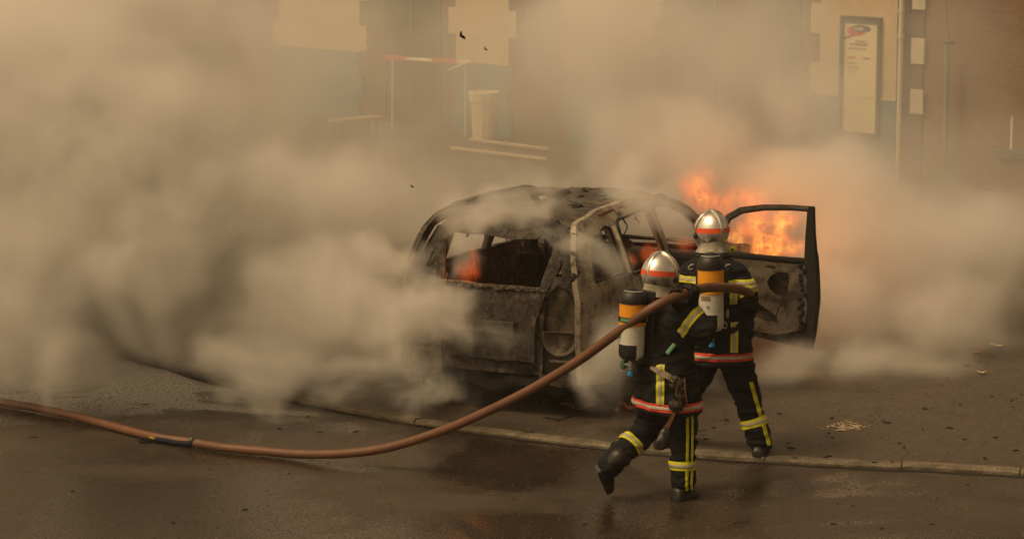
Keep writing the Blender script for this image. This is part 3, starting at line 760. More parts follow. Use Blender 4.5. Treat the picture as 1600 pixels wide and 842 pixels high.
def seat(u, v, w_):
    bm = bmesh.new()
    r_ = .014
    for dx in (-w_, w_):
        tube(bm, smooth_path([CW(u, v + dx, .30), CW(u - .06, v + dx, .55), CW(u - .14, v + dx, .85), CW(u - .19, v + dx * .8, 1.0)], 4), r_, 8)
        tube(bm, [CW(u, v + dx, .42), CW(u + .42, v + dx, .44)], r_, 8)
    tube(bm, [CW(u - .19, v - w_ * .8, 1.0), CW(u - .19, v + w_ * .8, 1.0)], r_, 8)
    for dx in np.linspace(-w_ * .8, w_ * .8, 5): tube(bm, [CW(u - .02, v + dx, .5), CW(u - .18, v + dx, .98)], .004, 5)
    for k in np.linspace(.05, .40, 5): tube(bm, [CW(u + k, v - w_, .43), CW(u + k, v + w_, .43)], .004, 5)
    for dx in (-.06, .06): tube(bm, [CW(u - .19, v + dx, .98), CW(u - .21, v + dx, 1.14)], .006, 6)
    ball(bm, CW(u - .21, v, 1.15), (.11, .03, .05), Matrix.Rotation(-CA, 3, 'Z'), 10, 6)
    link('seat_frame', bm2me(bm), M_SOOT, car)
for u, v, w_ in ((1.95, .38, .22), (1.95, -.38, .22), (1.05, .36, .26), (1.05, -.36, .26)): seat(u, v, w_)
# wheels: bare scorched rims with strips of tyre
def wheel(u, sg):
    c = CW(u, sg * .76, .27); ax = CRt * sg
    bm = bmesh.new(); lathe(bm, c, ax, [(-.09, .19), (-.09, .205), (-.075, .19), (-.02, .175), (.05, .18), (.08, .205), (.085, .19), (.05, .155), (.03, .10), (.045, .05), (.04, .001)], 28)
    w_ = link('wheel', bm2me(bm), M_DOORI, car, smooth=True)
    bm = bmesh.new(); lathe(bm, c, ax, [(-.095, .185), (-.10, .24), (-.06, .262), (.06, .262), (.095, .24), (.09, .185)], 28)
    for v in bm.verts: v.co += Vector((mn.noise(v.co * 9), mn.noise(v.co * 9 + Vector((3, 3, 3))), mn.noise(v.co * 9 + Vector((7, 7, 7))))) * .03
    link('tyre', bm2me(bm), M_SOOT, w_)
for u, sg in ((.80, 1), (.80, -1), (3.22, 1), (3.22, -1)): wheel(u, sg)

# open front door
DH_ = CW(2.66, .875, 0); DA = R(1)           # swung out about a right angle
DD = (CRt * cos(DA) - CHd * sin(DA)).normalized(); DN = Vector((0, 0, 1)).cross(DD); 
if DN.y > 0: DN = -DN                         # DN: towards the street side (inner face)
def DW(d, z, o=0.0): return DH_ + DD * d * .925 + DN * o + Vector((0, 0, z))
dl = .93
d_out = [(.0, .34), (.0, .95), (.015, 1.20), (.06, 1.30), (.20, 1.375), (.42, 1.41), (.70, 1.425), (.915 , 1.425), (dl, 1.41), (.94, 1.15), (.965, 1.0), (.975, .62), (.955, .38), (.93, .20), (.7, .22), (.3, .27), (.06, .31)]
d_win = [(.05, .985), (.06, 1.18), (.11, 1.27), (.23, 1.335), (.45, 1.375), (.70, 1.39), (.86, 1.39), (.875, 1.37), (.86, 1.15), (.845, .955)]
dj = lambda d, z: mn.noise(Vector((d * 4, z * 4, 11))) * .012
door = link('front_door', bm2me(sheet(d_out, [d_win], lambda d, z, w_: DW(d, z, -.055 + w_ - .05 * max(0, 1 - ((z - .6) / .45) ** 2) + dj(d, z)), .045, .02)), M_ROOF, car, smooth='auto', label='charred front door standing wide open')
# frame edge all round, thick at the latch side
def dstrip(nm, pts, r, mat, o=.0): return strip(nm, [DW(d, z, o) for d, z in pts], r, mat, door)
dstrip('window_frame', d_win + [d_win[0]], .013, M_SOOT, -.025)
rings = []
bm = bmesh.new()
for (z, a, b, t) in ((1.425, .885, .935, .03), (1.2, .87, .945, .04), (.96, .86, .968, .05), (.8, .89, .985, .055), (.62, .90, .988, .055), (.38, .90, .965, .05), (.21, .90, .935, .03)):
    rings.append([DW(a, z, -t), DW(b, z, -t), DW(b, z, t * .4), DW(a, z, t * .4)])
loft(bm, rings); link('latch_edge', bm2me(bm), M_SOOT, door)
bm = bmesh.new(); box(bm, DW(.43, .965, -.012), (.86, .05, .035), Matrix((DD, DN, Vector((0, 0, 1)))).transposed(), .008); link('window_sill', bm2me(bm), M_SOOT, door)
din_out = [(.02, .37), (.02, .94), (.88, .925), (.89, .55), (.88, .44), (.80, .36), (.6, .31), (.3, .33)]
spk = [(.53, .70), (.50, .76), (.54, .82), (.62, .855), (.71, .85), (.72, .78), (.70, .67), (.66, .64), (.60, .655)]
slot = [(.30, .62), (.35, .60), (.60, .46), (.60, .42), (.50, .415), (.34, .46)]
slit = [(.48, .885), (.49, .90), (.58, .893), (.585, .878)]
def fin(d, z, w_):
    o = .012 - w_ + dj(d, z) * .6
    for (cd, cz, sd, sz, a) in ((.62, .75, .15, .14, .014), (.45, .53, .24, .09, -.016), (.25, .80, .2, .06, .012), (.78, .6, .05, .25, .012)):
        k = ((d - cd) / sd) ** 2 + ((z - cz) / sz) ** 2
        o += a * (1 / (1 + math.exp(min(60, (k - 1) * 7))))
    return DW(d, z, o)
link('inner_panel', bm2me(sheet(din_out, [spk, slot, slit], fin, .022, .006)), M_DOORI, door, smooth='auto')
dstrip('door_cable', [(.66, .64), (.665, .60), (.62, .55), (.61, .50), (.57, .44)], .006, M_SOOT, .028)
bm = bmesh.new()
for k in range(14):
    d_, z_ = .84 + rr.uniform(-.02, .03), .40 + k * .04
    ball(bm, DW(d_, z_, .02), (rr.uniform(.012, .03), .012, rr.uniform(.015, .035)), Matrix.Rotation(rr.uniform(0, 3), 3, 'Y'), 7, 5)
link('melted_seal', bm2me(bm), M_SOOT, door)
# ------------------------------------------------------------------ firefighters
def fabric(name, col, rough=.85, weave=420, var=.25, bs=.35):
    s = NT(name); f = s.noise(weave, 2, .6); g = s.noise(6, 5, .6, dist=.6)
    lo = tuple(c * (1 - var) for c in col); hi = tuple(c * (1 + var) for c in col)
    b = s.bsdf(s.ramp(g, [(.3, lo), (.7, hi)]), rough, 0, s.mix(.3, g, f), bs, .006)
    b.inputs['Specular IOR Level'].default_value = .25; return s.m
M_NAVY = fabric('black_turnout_cloth', (.009, .010, .013))
M_GLOVE = fabric('black_glove_leather', (.010, .009, .009), .6)
M_BLUEG = fabric('navy_glove_cloth', (.010, .016, .060), .7)
M_YEL = fabric('yellow_reflective_band', (.62, .60, .03), .5, var=.10, bs=.1)
M_SIL = fabric('silver_reflective_tape', (.42, .38, .31), .35, var=.15, bs=.1)
M_REDB = fabric('red_reflective_band', (.62, .065, .035), .5, var=.10, bs=.1)
M_BOOT = simple('black_boot_rubber', (.012, .011, .010), .45, scale=20, bumps=.2, dirt=(.04, .032, .024))
M_SKIN = simple('skin', (.42, .25, .17), .5, var=.08, scale=10, bumps=.05)
s = NT('chromed_helmet_shell'); f = s.noise(9, 4, .6)
s.bsdf(s.ramp(f, [(.35, (.78, .75, .70)), (.7, (.90, .87, .82))]), s.ramp(s.noise(14, 5), [(.35, .20), (.7, .38)]), .92, f, .04, .004); M_CHR = s.m
M_ORB = simple('orange_red_reflective_sticker', (.80, .10, .03), .35, var=.08, scale=12, bumps=0)
M_BLK = simple('black_rubber', (.013, .012, .012), .5, scale=20)
M_CYLW = simple('white_cylinder_paint', (.62, .60, .54), .30, var=.08, scale=7, bumps=.03, dirt=(.45, .42, .36))
M_CYLO = simple('orange_cylinder_paint', (.80, .33, .015), .35, var=.06, scale=8, bumps=.03)
M_GRN = simple('green_sticker', (.10, .30, .17), .45, var=.15, scale=20, bumps=0)
M_BLU = simple('blue_knob_plastic', (.03, .22, .50), .4, var=.1, scale=20, bumps=0)
M_STEEL = simple('steel_fitting', (.55, .53, .48), .3, .9, var=.1, scale=20, bumps=.05)
M_CURT = fabric('silvery_neck_curtain', (.40, .36, .29), .45)
M_STRAP = fabric('black_webbing', (.014, .013, .012), .75)
M_GREYS = fabric('grey_strap_webbing', (.24, .20, .15), .7)
M_BRN = fabric('brown_leather_strap', (.14, .06, .028), .6)

def folds(amp, seed, along=None):
    def d(co, no):
        p = Vector((co.x * 5.0, co.y * 5.0, co.z * 11.0)) + Vector((seed, seed * 2, 0))
        a = mn.noise(p + Vector((mn.noise(p * .7), 0, mn.noise(p * .6 + Vector((3, 3, 3))))) * 1.6)
        b = mn.noise(p * 2.3)
        return amp * ((1 - abs(a) * 2.6) * 1.0 + b * .6)
    return d
def limb(bm, pts, rads, n=16, k=5, blend=True):
    c = smooth_path(pts, k); m = len(pts) - 1; rr_ = []
    for i in range(len(c)):
        t = i / k; j = min(int(t), m - 1); f = t - j; f = f * f * (3 - 2 * f)
        rr_.append(rads[j] * (1 - f) + rads[j + 1] * f)
    tube(bm, c, rr_, n)
    for q, r_ in ((c[0], rr_[0]), (c[-1], rr_[-1])): ball(bm, q, (r_ * .98,) * 3, None, 14, 9)
def torso(bm, rows, fwd, n=28):
    rt = Vector((fwd.y, -fwd.x, 0))
    rings = []
    for c, a, b in rows: rings.append(ring(c, rt * a, fwd * b, n, 2.5))
    loft(bm, rings)
def seg_dist(p, a, b):
    t = max(0, min(1, (p - a).dot(b - a) / (b - a).length_squared)); return (p - (a + (b - a) * t)).length
def band_round(me, a, b, t, wd, rad, off=.004):
    """planes that cut a band round the limb a->b at fraction t"""
    ax = (b - a).normalized(); c = a.lerp(b, t)
    return clip(me, [(c + ax * wd / 2, ax), (c - ax * wd / 2, -ax)], off, keep=lambda p, n: (p - c).length < rad)
def two_tone(name, parent, me_src, planes_w, planes_n, keep, m1, m2, off=.004):
    a = link(name, clip(me_src, planes_w, off, keep), m1, parent, smooth=True)
    b = link('silver_tape', clip(me_src, planes_n, off + .0022, keep), m2, a, smooth=True)
    return a
def ring_band(name, parent, me, a, b, t, wd, rad, m1=None, m2=None):
    ax = (b - a).normalized(); c = a.lerp(b, t); k = lambda p, n: (p - c).length < rad
    pl = lambda w_: [(c + ax * w_ / 2, ax), (c - ax * w_ / 2, -ax)]
    return two_tone(name, parent, me, pl(wd), pl(wd * .36), k, m1 or M_YEL, m2 or M_SIL)
def grip_hand(c, t, pd, wrist, hr, side, mat, parent, curl=3.6, name='glove'):
    """gloved hand closed round a bar: c centre, t axis, pd direction of the palm/knuckles from the axis"""
    t = t.normalized(); pd = (pd - t * pd.dot(t)).normalized(); q = t.cross(pd) * side
    bm = bmesh.new(); fr = .0125; R0 = hr + fr
    ball(bm, c + pd * (hr + .020) - q * .012, (.046, .024, .046), Matrix((t, pd, q)).transposed(), 16, 10)
    for i, (o, L) in enumerate(((-.036, .88), (-.012, 1.0), (.012, .94), (.036, .76))):
        pts = [c + t * o * .8 + pd * (hr + .024) - q * .02]
        for j in range(7):
            a = j / 6 * curl * L * .82 + .10
            pts.append(c + t * (o + .003 * math.sin(j)) + (pd * cos(a) + q * sin(a)) * (R0 + (.004 if j in (2, 4) else 0)))
        tube(bm, pts, [fr * 1.12] + [fr * (1.08 - .05 * j) for j in range(7)], 9); ball(bm, pts[-1], (fr * .8,) * 3, None, 8, 6)
    pts = [c + pd * (hr + .012) - q * .03 - t * .025]
    for j in range(5):
        a = -.35 - j / 4 * 1.25
        pts.append(c - t * (.034 + .004 * j) + (pd * cos(a) + q * sin(a)) * (R0 + .003))
    tube(bm, pts, [fr * 1.3, fr * 1.25, fr * 1.2, fr * 1.15, fr * 1.05, fr * .95], 9); ball(bm, pts[-1], (fr * .9,) * 3, None, 8, 6)
    base = c + pd * (hr + .022) - q * .03
    limb(bm, [base, base.lerp(wrist, .5), wrist], [.036, .036, .050], 14, 4)
    return link(name, remesh(bm, .0048, 3), mat, parent, smooth=True)
def relaxed_hand(w_, d, pn, mat, parent, s_=1.0, name='glove'):
    """hanging gloved hand: wrist, finger direction, palm normal"""
    d = d.normalized(); pn = (pn - d * pn.dot(d)).normalized(); q = d.cross(pn); bm = bmesh.new()
    pc = w_ + d * .055 * s_
    ball(bm, pc, (.048 * s_, .026 * s_, .052 * s_), Matrix((q, pn, d)).transposed(), 16, 10)
    for o, L in ((-.036, .9), (-.012, 1.0), (.012, .95), (.036, .78)):
        p = pc + q * o * s_ + d * .035 * s_; a = .25; pts = [p]
        for j in range(4):
            p = p + (d * cos(a) + pn * sin(a)) * .027 * L * s_; pts.append(p); a += .38
        tube(bm, pts, [.0145 * s_, .014 * s_, .013 * s_, .0125 * s_, .011 * s_], 9); ball(bm, pts[-1], (.0105 * s_,) * 3, None, 8, 6)
    p = pc - q * .035 * s_ - d * .02 * s_; pts = [p]
    for j, a in enumerate((.9, .7, .5)):
        p = p + (-q * sin(a) + d * cos(a) + pn * .35).normalized() * .030 * s_; pts.append(p)
    tube(bm, pts, [.018 * s_, .016 * s_, .015 * s_, .012 * s_], 9); ball(bm, pts[-1], (.011 * s_,) * 3, None, 8, 6)
    limb(bm, [pc, w_, w_ - d * .07], [.036 * s_, .037, .052], 14, 4)
    return link(name, remesh(bm, .0048, 3), mat, parent, smooth=True)

def boot(parent, ankle, heel, toe, wf=1.12):
    bm = bmesh.new(); ft = (toe - heel).normalized()
    u = (ankle - heel.lerp(toe, .25)).normalized(); sd_ = ft.cross(u).normalized(); u = sd_.cross(ft).normalized()
    if u.dot(ankle - heel) < 0: u = -u
    L = (toe - heel).length; rings = []
    for t, wd, h0 in ((0, .030, .06), (.06, .040, .085), (.25, .042, .105), (.45, .043, .092), (.65, .050, .074), (.82, .051, .062), (.94, .040, .052), (1.0, .018, .035)):
        c = heel + ft * L * t; rings.append([c + sd_ * wd * wf * x + u * z * wf for x, z in
            ((1.05, 0), (1.08, .02), (1.0, h0 * .55), (.7, h0 * .9), (0, h0), (-.7, h0 * .9), (-1.0, h0 * .55), (-1.08, .02), (-1.05, 0), (0, 0))])
    loft(bm, rings)
    limb(bm, [heel + ft * L * .22 + u * .06, ankle, ankle + (ankle - heel.lerp(toe, .25)).normalized() * .12], [.05 * wf, .054 * wf, .064 * wf], 14, 4)
    b = link('boot', remesh(bm, .008, 3, disp=lambda co, no: mn.noise(co * 25) * .0025), M_BOOT, parent, smooth=True)
    bm = bmesh.new(); rings = []
    for t, wd in ((-.015, .020), (.03, .040), (.25, .046), (.45, .043), (.7, .055), (.88, .050), (.98, .030), (1.02, .010)):
        c = heel + ft * L * t; rings.append([c + sd_ * wd * 1.12 - u * .002, c + sd_ * wd * 1.15 + u * .020, c - sd_ * wd * 1.15 + u * .020, c - sd_ * wd * 1.12 - u * .002])
    loft(bm, rings); link('sole', bm2me(bm), M_BLK, b)

def helmet(parent, c, fwd, tilt=0.0):
    rt = Vector((fwd.y, -fwd.x, 0)); up = Vector((0, 0, 1)); 
    M = Matrix((rt, fwd, up)).transposed() @ Matrix.Rotation(tilt, 3, 'X')
    rt, fwd, up = (M @ Vector(v) for v in ((1, 0, 0), (0, 1, 0), (0, 0, 1)))
    def hp(a, e, k=1.0):                     # a: azimuth from forward, e: elevation
        x, y, z = sin(a) * cos(e), cos(a) * cos(e), sin(e)
        sx, sy, sz = .126, .146, .148
        if e < 0: sx *= 1 - .10 * (e / .9) ** 2; sy *= 1 - .16 * (e / .9) ** 2
        return c + (rt * x * sx + fwd * y * sy + up * z * sz) * k
    bm = bmesh.new(); na, ne = 40, 16; rows = []
    for j in range(ne + 1):
        e = -.78 + (pi / 2 - .02 + .78) * j / ne
        rows.append([hp(2 * pi * i / na, e) for i in range(na)])
    loft(bm, rows, True)
    h = link('helmet', bm2me(bm), M_CHR, parent, smooth='auto')
    # crest along the midline, from brow over the crown to the nape
    bm = bmesh.new(); rings = []
    for i in range(22):
        th = -.15 + i / 21 * (pi + .45)      # sweep in the sagittal plane
        y, z = cos(th) * 1.055, sin(th) * 1.045
        k = 1 + .075 * sin(max(0, min(pi, th))) ** .6
        ct = c + fwd * y * .138 + up * z * .142; n_ = (fwd * y / .138 + up * z / .142).normalized(); wd = .017 * (1 - .35 * i / 21)
        hh = .013 * (k - 1) / .075 + .002
        rings.append([ct + rt * wd - n_ * .006, ct + rt * wd * .7 + n_ * hh * .8, ct + n_ * hh, ct - rt * wd * .7 + n_ * hh * .8, ct - rt * wd - n_ * .006])
    loft(bm, rings, True); link('crest', bm2me(bm), M_CHR, h, smooth='auto')
    # reflective band wrapped round the back
    def wrap(name, e0, e1, a0, a1, k, mat, par, n=24):
        bm = bmesh.new(); rows = []
        for i in range(n + 1):
            a = a0 + (a1 - a0) * i / n
            rows.append([hp(a, e0, k), hp(a, e1, k), hp(a, e1, k + .014), hp(a, e0, k + .014)])
        loft(bm, rows, True); return link(name, bm2me(bm), mat, par, smooth='auto')
    for s_ in (1, -1): wrap('reflective_band', -.04, .20, pi + s_ * .10, pi + s_ * 1.62, 1.004, M_ORB, h)
    wrap('nape_trim', -.80, -.70, pi - 1.9, pi + 1.9, 1.005, M_BLK, h, 30)
    # visor with its round rim
    wrap('visor', -.70, .22, -1.25, 1.25, 1.04, M_BLK, h, 30)
    bm = bmesh.new(); pts = []
    for i in range(37):
        t = 2 * pi * i / 36
        pts.append(c + rt * .133 * cos(t) + up * (.150 * sin(t) + .002) + fwd * (.020 - .035 * sin(t)))
    tube(bm, pts[:-1] + [pts[0]], .0075, 8, cap=False); link('visor_rim', bm2me(bm), M_CHR, h, smooth=True)
    for s_ in (1, -1):
        bm = bmesh.new(); lathe(bm, c + rt * s_ * .120 - up * .03 + fwd * .02, rt * s_, [(0, .022), (.016, .020), (.018, .012), (.018, .001)], 18)
        link('visor_pivot', bm2me(bm), M_BLK, h, smooth='auto')
    # neck curtain
    bm = bmesh.new(); rings = []
    for j, (dz, ra, rb) in enumerate(((-.06, .100, .118), (-.09, .098, .114), (-.12, .104, .116), (-.15, .120, .126))):
        rg = []
        for i in range(36):
            t = 2 * pi * i / 36; w_ = 1 + .05 * j * sin(t * 9 + j) * .4
            rg.append(c + rt * ra * cos(t) * w_ + fwd * (rb * sin(t) * w_ - .008) + up * dz)
        rings.append(rg)
    loft(bm, rings, False); mm = bm2me(bm)
    cu = link('neck_curtain', mm, M_CURT, parent, smooth=True)
    return h, rt, fwd, up

def cylinder_set(label, top, bot, r, back, parent_label_group):
    """air cylinder on its harness: an object carried on the back"""
    ax = (top - bot).normalized(); L = (top - bot).length
    e = empty('air_cylinder', bot, 0, label=label, cat='air cylinder', group=parent_label_group)
    zc = lambda t: bot + ax * L * t
    x = back - ax * back.dot(ax); x.normalize(); y = ax.cross(x)         # x points away from the wearer
    prof = [(.0, .016), (.012, .03), (.03, r * .72), (.07, r * .95), (.11, r), (.24, r), (.2401, r), (.60, r), (.86, r), (.93, r * .93), (.975, r * .72), (1.0, r * .35), (1.003, .002)]
    bm = bmesh.new(); n = 32
    rings = [[zc(t) + x * rr_ * cos(2 * pi * (i + .5) / n) + y * rr_ * sin(2 * pi * (i + .5) / n) for i in range(n)] for t, rr_ in prof]
    loft(bm, rings)
    me = bm2me(bm)
    me.materials.append(M_CYLW); me.materials.append(M_BLK)
    side_ = Vector((1, .35, 0)).normalized()
    for p in me.polygons:
        cc = Vector(p.center) - bot; t = cc.dot(ax) / L; a = cc - ax * cc.dot(ax)
        q = math.atan2(a.dot(y), a.dot(x))
        if t < .27 and cc.dot(side_) < 0: p.material_index = 1
    sh = link('cylinder_shell', me, None, e, smooth=True)
    def sleeve(name, t0, t1, k, mat, par, a0=0, a1=2 * pi, n=32):
        bm = bmesh.new(); rows = []
        full = a1 - a0 > 6.2; m = n if full else n + 1
        for t, kk in ((t0, k), (t0, k + .003), (t1, k + .003), (t1, k)):
            rows.append([zc(t) + (x * cos(a0 + (a1 - a0) * i / n) + y * sin(a0 + (a1 - a0) * i / n)) * (r + kk) for i in range(m)])
        if full: loft(bm, rows + [rows[0]], False)
        else:
            loft(bm, rows + [rows[0]], False, close=False)
        return link(name, bm2me(bm), mat, par, smooth='auto')
    bm = bmesh.new(); rings = []
    for t, rr_ in ((.80, r + .008), (.84, r + .009), (.90, r + .007), (.955, r * .86), (.99, r * .6), (1.015, r * .25), (1.02, .002)): rings.append(ring(zc(t), x * rr_, y * rr_, 28))
    loft(bm, rings); link('top_cap', bm2me(bm), M_BLK, e, smooth='auto')
    sleeve('orange_band', .62, .80, .0015, M_CYLO, sh)
    sleeve('retaining_strap', .555, .615, .006, M_STRAP, e)
    sleeve('orange_band', .50, .552, .0015, M_CYLO, sh)
    sleeve('strap_label', .565, .605, .0098, M_GRN, e, -.1, 1.1 if back.x < -.3 else .9, 10)
    sleeve('printed_label', .43, .48, .0015, M_GREYS, sh, -.9, -.1, 8)
    sleeve('inspection_mark', .33, .36, .0015, M_GRN, sh, -.35, -.2, 4)
    # valve, knob, regulator
    bm = bmesh.new(); lathe(bm, bot + ax * .005, -ax, [(0, .017), (.02, .017), (.022, .012), (.045, .012), (.05, .018), (.062, .018), (.066, .001)], 16)
    tube(bm, [bot - ax * .03, bot - ax * .03 - y * .06], .012, 10)
    va = link('valve', bm2me(bm), M_STEEL, e, smooth='auto')
    bm = bmesh.new(); lathe(bm, bot - ax * .068, -ax, [(0, .014), (.004, .022), (.03, .024), (.036, .018), (.040, .001)], 12)
    link('valve_knob', bm2me(bm), M_BLU, va, smooth='auto')
    bm = bmesh.new(); rc = bot - ax * .035 - y * .075; lathe(bm, rc + ax * .03, -ax, [(0, .018), (.01, .024), (.05, .024), (.06, .014), (.064, .001)], 14)
    link('regulator', bm2me(bm), simple('dark_green_housing', (.04, .11, .06), .4), va, smooth='auto')
    # back plate towards the wearer
    bm = bmesh.new(); M = Matrix((y, x, ax)).transposed()
    box(bm, zc(.48) - x * (r + .022), (.20, .022, L * .98), M, .01); box(bm, zc(.02) - x * (r * .6), (.16, .09, .05), M, .012)
    link('back_plate', bm2me(bm), M_BLK, e)
    return e, x, y, ax

def stripe_v(name, parent, me, cpt, lat, back, wd, z0, z1, m1=None, m2=None):
    """upright stripe on the back of the jacket round the point cpt"""
    up = Vector((0, 0, 1)); k = lambda p, n: n.dot(back) > .05
    pl = lambda w_: [(cpt + lat * w_ / 2, lat), (cpt - lat * w_ / 2, -lat), (Vector((0, 0, z1)), up), (Vector((0, 0, z0)), -up)]
    return two_tone(name, parent, me, pl(wd), pl(wd * .36), k, m1 or M_YEL, m2 or M_SIL)
def stripe_h(name, parent, me, z, wd, extra, keep, m1=None, m2=None):
    up = Vector((0, 0, 1))
    pl = lambda w_: [(Vector((0, 0, z + w_ / 2)), up), (Vector((0, 0, z - w_ / 2)), -up)] + extra
    return two_tone(name, parent, me, pl(wd), pl(wd * .36), keep, m1 or M_YEL, m2 or M_SIL)

def body(parent, rows, fwd, head, arms, legs):
    """slim continuous figure under the clothes, with a face"""
    bm = bmesh.new(); rt = Vector((fwd.y, -fwd.x, 0)); up = Vector((0, 0, 1))
    torso(bm, [(c, a * .72, b * .66) for c, a, b in rows], fwd)
    for pts, rads in arms + legs: limb(bm, pts, [r_ * .66 for r_ in rads], 12, 4)
    limb(bm, [rows[-1][0], head - up * .06], [.06, .058], 12, 3)
    M = Matrix((rt, head[1] if False else fwd, up)).transposed()
    ball(bm, head, (.073, .092, .108), M, 20, 14); ball(bm, head + fwd * .035 - up * .055, (.05, .055, .05), M)
    ball(bm, head + fwd * .098 - up * .012, (.012, .017, .026), M, 10, 8)          # nose
    for s_ in (1, -1):
        ball(bm, head + rt * .073 * s_ - fwd * .005 - up * .01, (.010, .018, .030), M, 10, 8)   # ears
        ball(bm, head + rt * .03 * s_ + fwd * .080 + up * .022, (.020, .012, .008), M, 10, 6)   # brows
        ball(bm, head + rt * .03 * s_ + fwd * .072 - up * .03, (.02, .02, .02), M, 10, 6)       # cheeks
    ball(bm, head + fwd * .088 - up * .050, (.024, .012, .007), M, 10, 6); ball(bm, head + fwd * .086 - up * .060, (.020, .012, .007), M, 10, 6)  # lips
    return link('body', remesh(bm, .009, 3), M_SKIN, parent, smooth=True)

UP = Vector((0, 0, 1))
# ---- the nearer firefighter, striding right with the hose on his shoulder
FA = Vector((sin(R(52)), cos(R(52)), 0)); RA = Vector((FA.y, -FA.x, 0)); YA = 18.15
pa = empty('person', G(1066, 780), 0, label='firefighter in front, mid-stride, gripping the brown hose with a gloved hand', cat='person', group='firefighters in black turnout gear')
rowsA = [(P(1043, 640, YA), .245, .185), (P(1042, 615, YA), .242, .185), (P(1040, 580, YA), .222, .175), (P(1038, 545, YA + .02), .210, .165), (P(1040, 515, YA + .05), .222, .168),
         (P(1040, 492, YA + .08), .228, .155), (P(1040, 477, YA + .10), .185, .130), (P(1038, 466, YA + .12), .095, .090)]
shR = P(1058, 492, YA - .02); elR = P(1102, 524, YA - .10); wrR = P(1080, 486, YA + .02)
shL = P(1022, 488, YA + .30); elL = P(1062, 520, YA + .50); wrL = P(1070, 482, YA + .36)
armsA = [([shR, shR.lerp(elR, .5) + Vector((0, 0, .01)), elR, elR.lerp(wrR, .5) + Vector((.01, 0, 0)), wrR], [.098, .090, .080, .068, .056]),
         ([shL, shL.lerp(elL, .5), elL, elL.lerp(wrL, .5), wrL], [.09, .085, .078, .066, .056])]
hipR, knR, anR = P(1062, 592, YA - .03), P(1068, 676, YA + .04), P(1067, 752, YA)
hipL, knL, anL = P(1036, 594, YA + .08), P(1010, 668, YA + .14), P(952, 727, YA - .10)
legsA = [([hipR, hipR.lerp(knR, .5), knR, knR.lerp(anR, .5), anR], [.125, .110, .088, .084, .078]),
         ([hipL, hipL.lerp(knL, .5), knL, knL.lerp(anL, .5), anL], [.125, .112, .092, .086, .076])]
hA = P(1032, 428, YA + .16)
body(pa, rowsA, FA, hA - UP * .035, armsA, legsA)
bm = bmesh.new(); torso(bm, rowsA, FA)
for pts, rads in armsA: limb(bm, pts, rads)
jkA_me = remesh(bm, .0095, 5, disp=folds(.014, 1))
jkA = link('jacket', jkA_me.copy(), M_NAVY, pa, smooth=True)
bm = bmesh.new()
for pts, rads in legsA: limb(bm, pts, rads)
ball(bm, hipR.lerp(hipL, .5), (.18, .16, .13))
trA_me = remesh(bm, .0095, 4, disp=folds(.015, 7))
trA = link('trousers', trA_me.copy(), M_NAVY, pa, smooth=True)
boot(pa, P(1067, 758, YA), P(1054, 782, YA - .08), P(1088, 778, YA + .13))
boot(pa, P(947, 731, YA - .10), P(931, 731, YA - .12), P(948, 768, YA + .02), 1.12)
hl, hr_, hf, hu = helmet(pa, hA, Vector((sin(R(42)), cos(R(42)), 0)), R(-6))
# bands
ring_band('sleeve_band', jkA, jkA_me, shR, elR, .46, .062, .14)
armk = lambda p: seg_dist(p, shR, elR) > .12 and seg_dist(p, elR, wrR) > .10
bk = -FA
zc_ = P(1030, 524, YA - .15).z
stripe_h('back_band', jkA, jkA_me, zc_, .05, [(P(1056, 524, YA), RA)], lambda p, n: armk(p) and n.dot(bk + RA * .9) > .1 and seg_dist(p, shR, elR) > .13)
lc = P(1033, 600, YA - .17)
stripe_v('back_stripe', jkA, jkA_me, lc, Vector((.98, -.2, 0)).normalized(), Vector((-.3, -1, 0)), .058, P(1034, 630, YA - .15).z, P(1034, 566, YA - .15).z)
stripe_v('back_stripe', jkA, jkA_me, P(1030, 540, YA - .17), Vector((.98, -.2, 0)).normalized(), Vector((-.3, -1, 0)), .055, P(1034, 541, YA - .15).z, P(1034, 529, YA - .15).z)
zh = P(1040, 635, YA - .15).z
stripe_h('hem_band', jkA, jkA_me, zh, .055, [], lambda p, n: True, M_REDB, M_SIL)
ring_band('leg_band', trA, trA_me, knR, anR, .66, .062, .15)
ring_band('leg_band', trA, trA_me, knL, anL, .45, .062, .16)
for dx, w_ in ((.0, .018), (.030, .014)):
    c = knR + Vector((.035 + dx, 0, 0))
    k = lambda p, n: seg_dist(p, hipR, knR) < .16 and n.y < .35 or (seg_dist(p, knR, anR) < .12 and n.y < .35)
    lt = Vector((1, -.15, 0)).normalized()
    link('side_stripe', clip(trA_me, [(c + lt * w_ / 2, lt), (c - lt * w_ / 2, -lt), (P(1070, 762, YA), -UP), (P(1070, 640, YA), UP)], .005, k), M_YEL, trA, smooth=True)
# hose path is shared with the hands
hose_px = [(0, 628, None), (60, 638, None), (120, 651, None), (180, 667, None), (240, 682, None), (300, 691, None), (350, 699, None), (410, 706, 19.42), (470, 709, 19.29), (540, 708, 19.13),
           (610, 698, 18.98), (690, 673, 18.80), (760, 643, 18.6), (830, 608, 18.42), (900, 566, 18.25), (960, 523, 18.05), (1010, 487, 17.92), (1045, 468, 17.95), (1075, 457, 18.10), (1100, 450, 18.35), (1125, 449, 18.66), (1150, 451, 18.92), (1167, 456, 19.08)]
HR = .0335
hp_ = [G(x, y, HR + .004) if Y is None else P(x, y, Y) for x, y, Y in hose_px]
a = hp_[0]; d0 = (hp_[0] - hp_[1]).normalized()
hose_pts = [a + d0 * 6 + Vector((-.4, 1.2, 0)), a + d0 * 3 + Vector((-.1, .35, 0)), a + d0 * 1.2] + hp_ + [P(1172, 458, 19.30), P(1163, 455, 19.56), P(1140, 450, 19.86)]
for q in hose_pts: q.z = max(q.z, HR + .004)
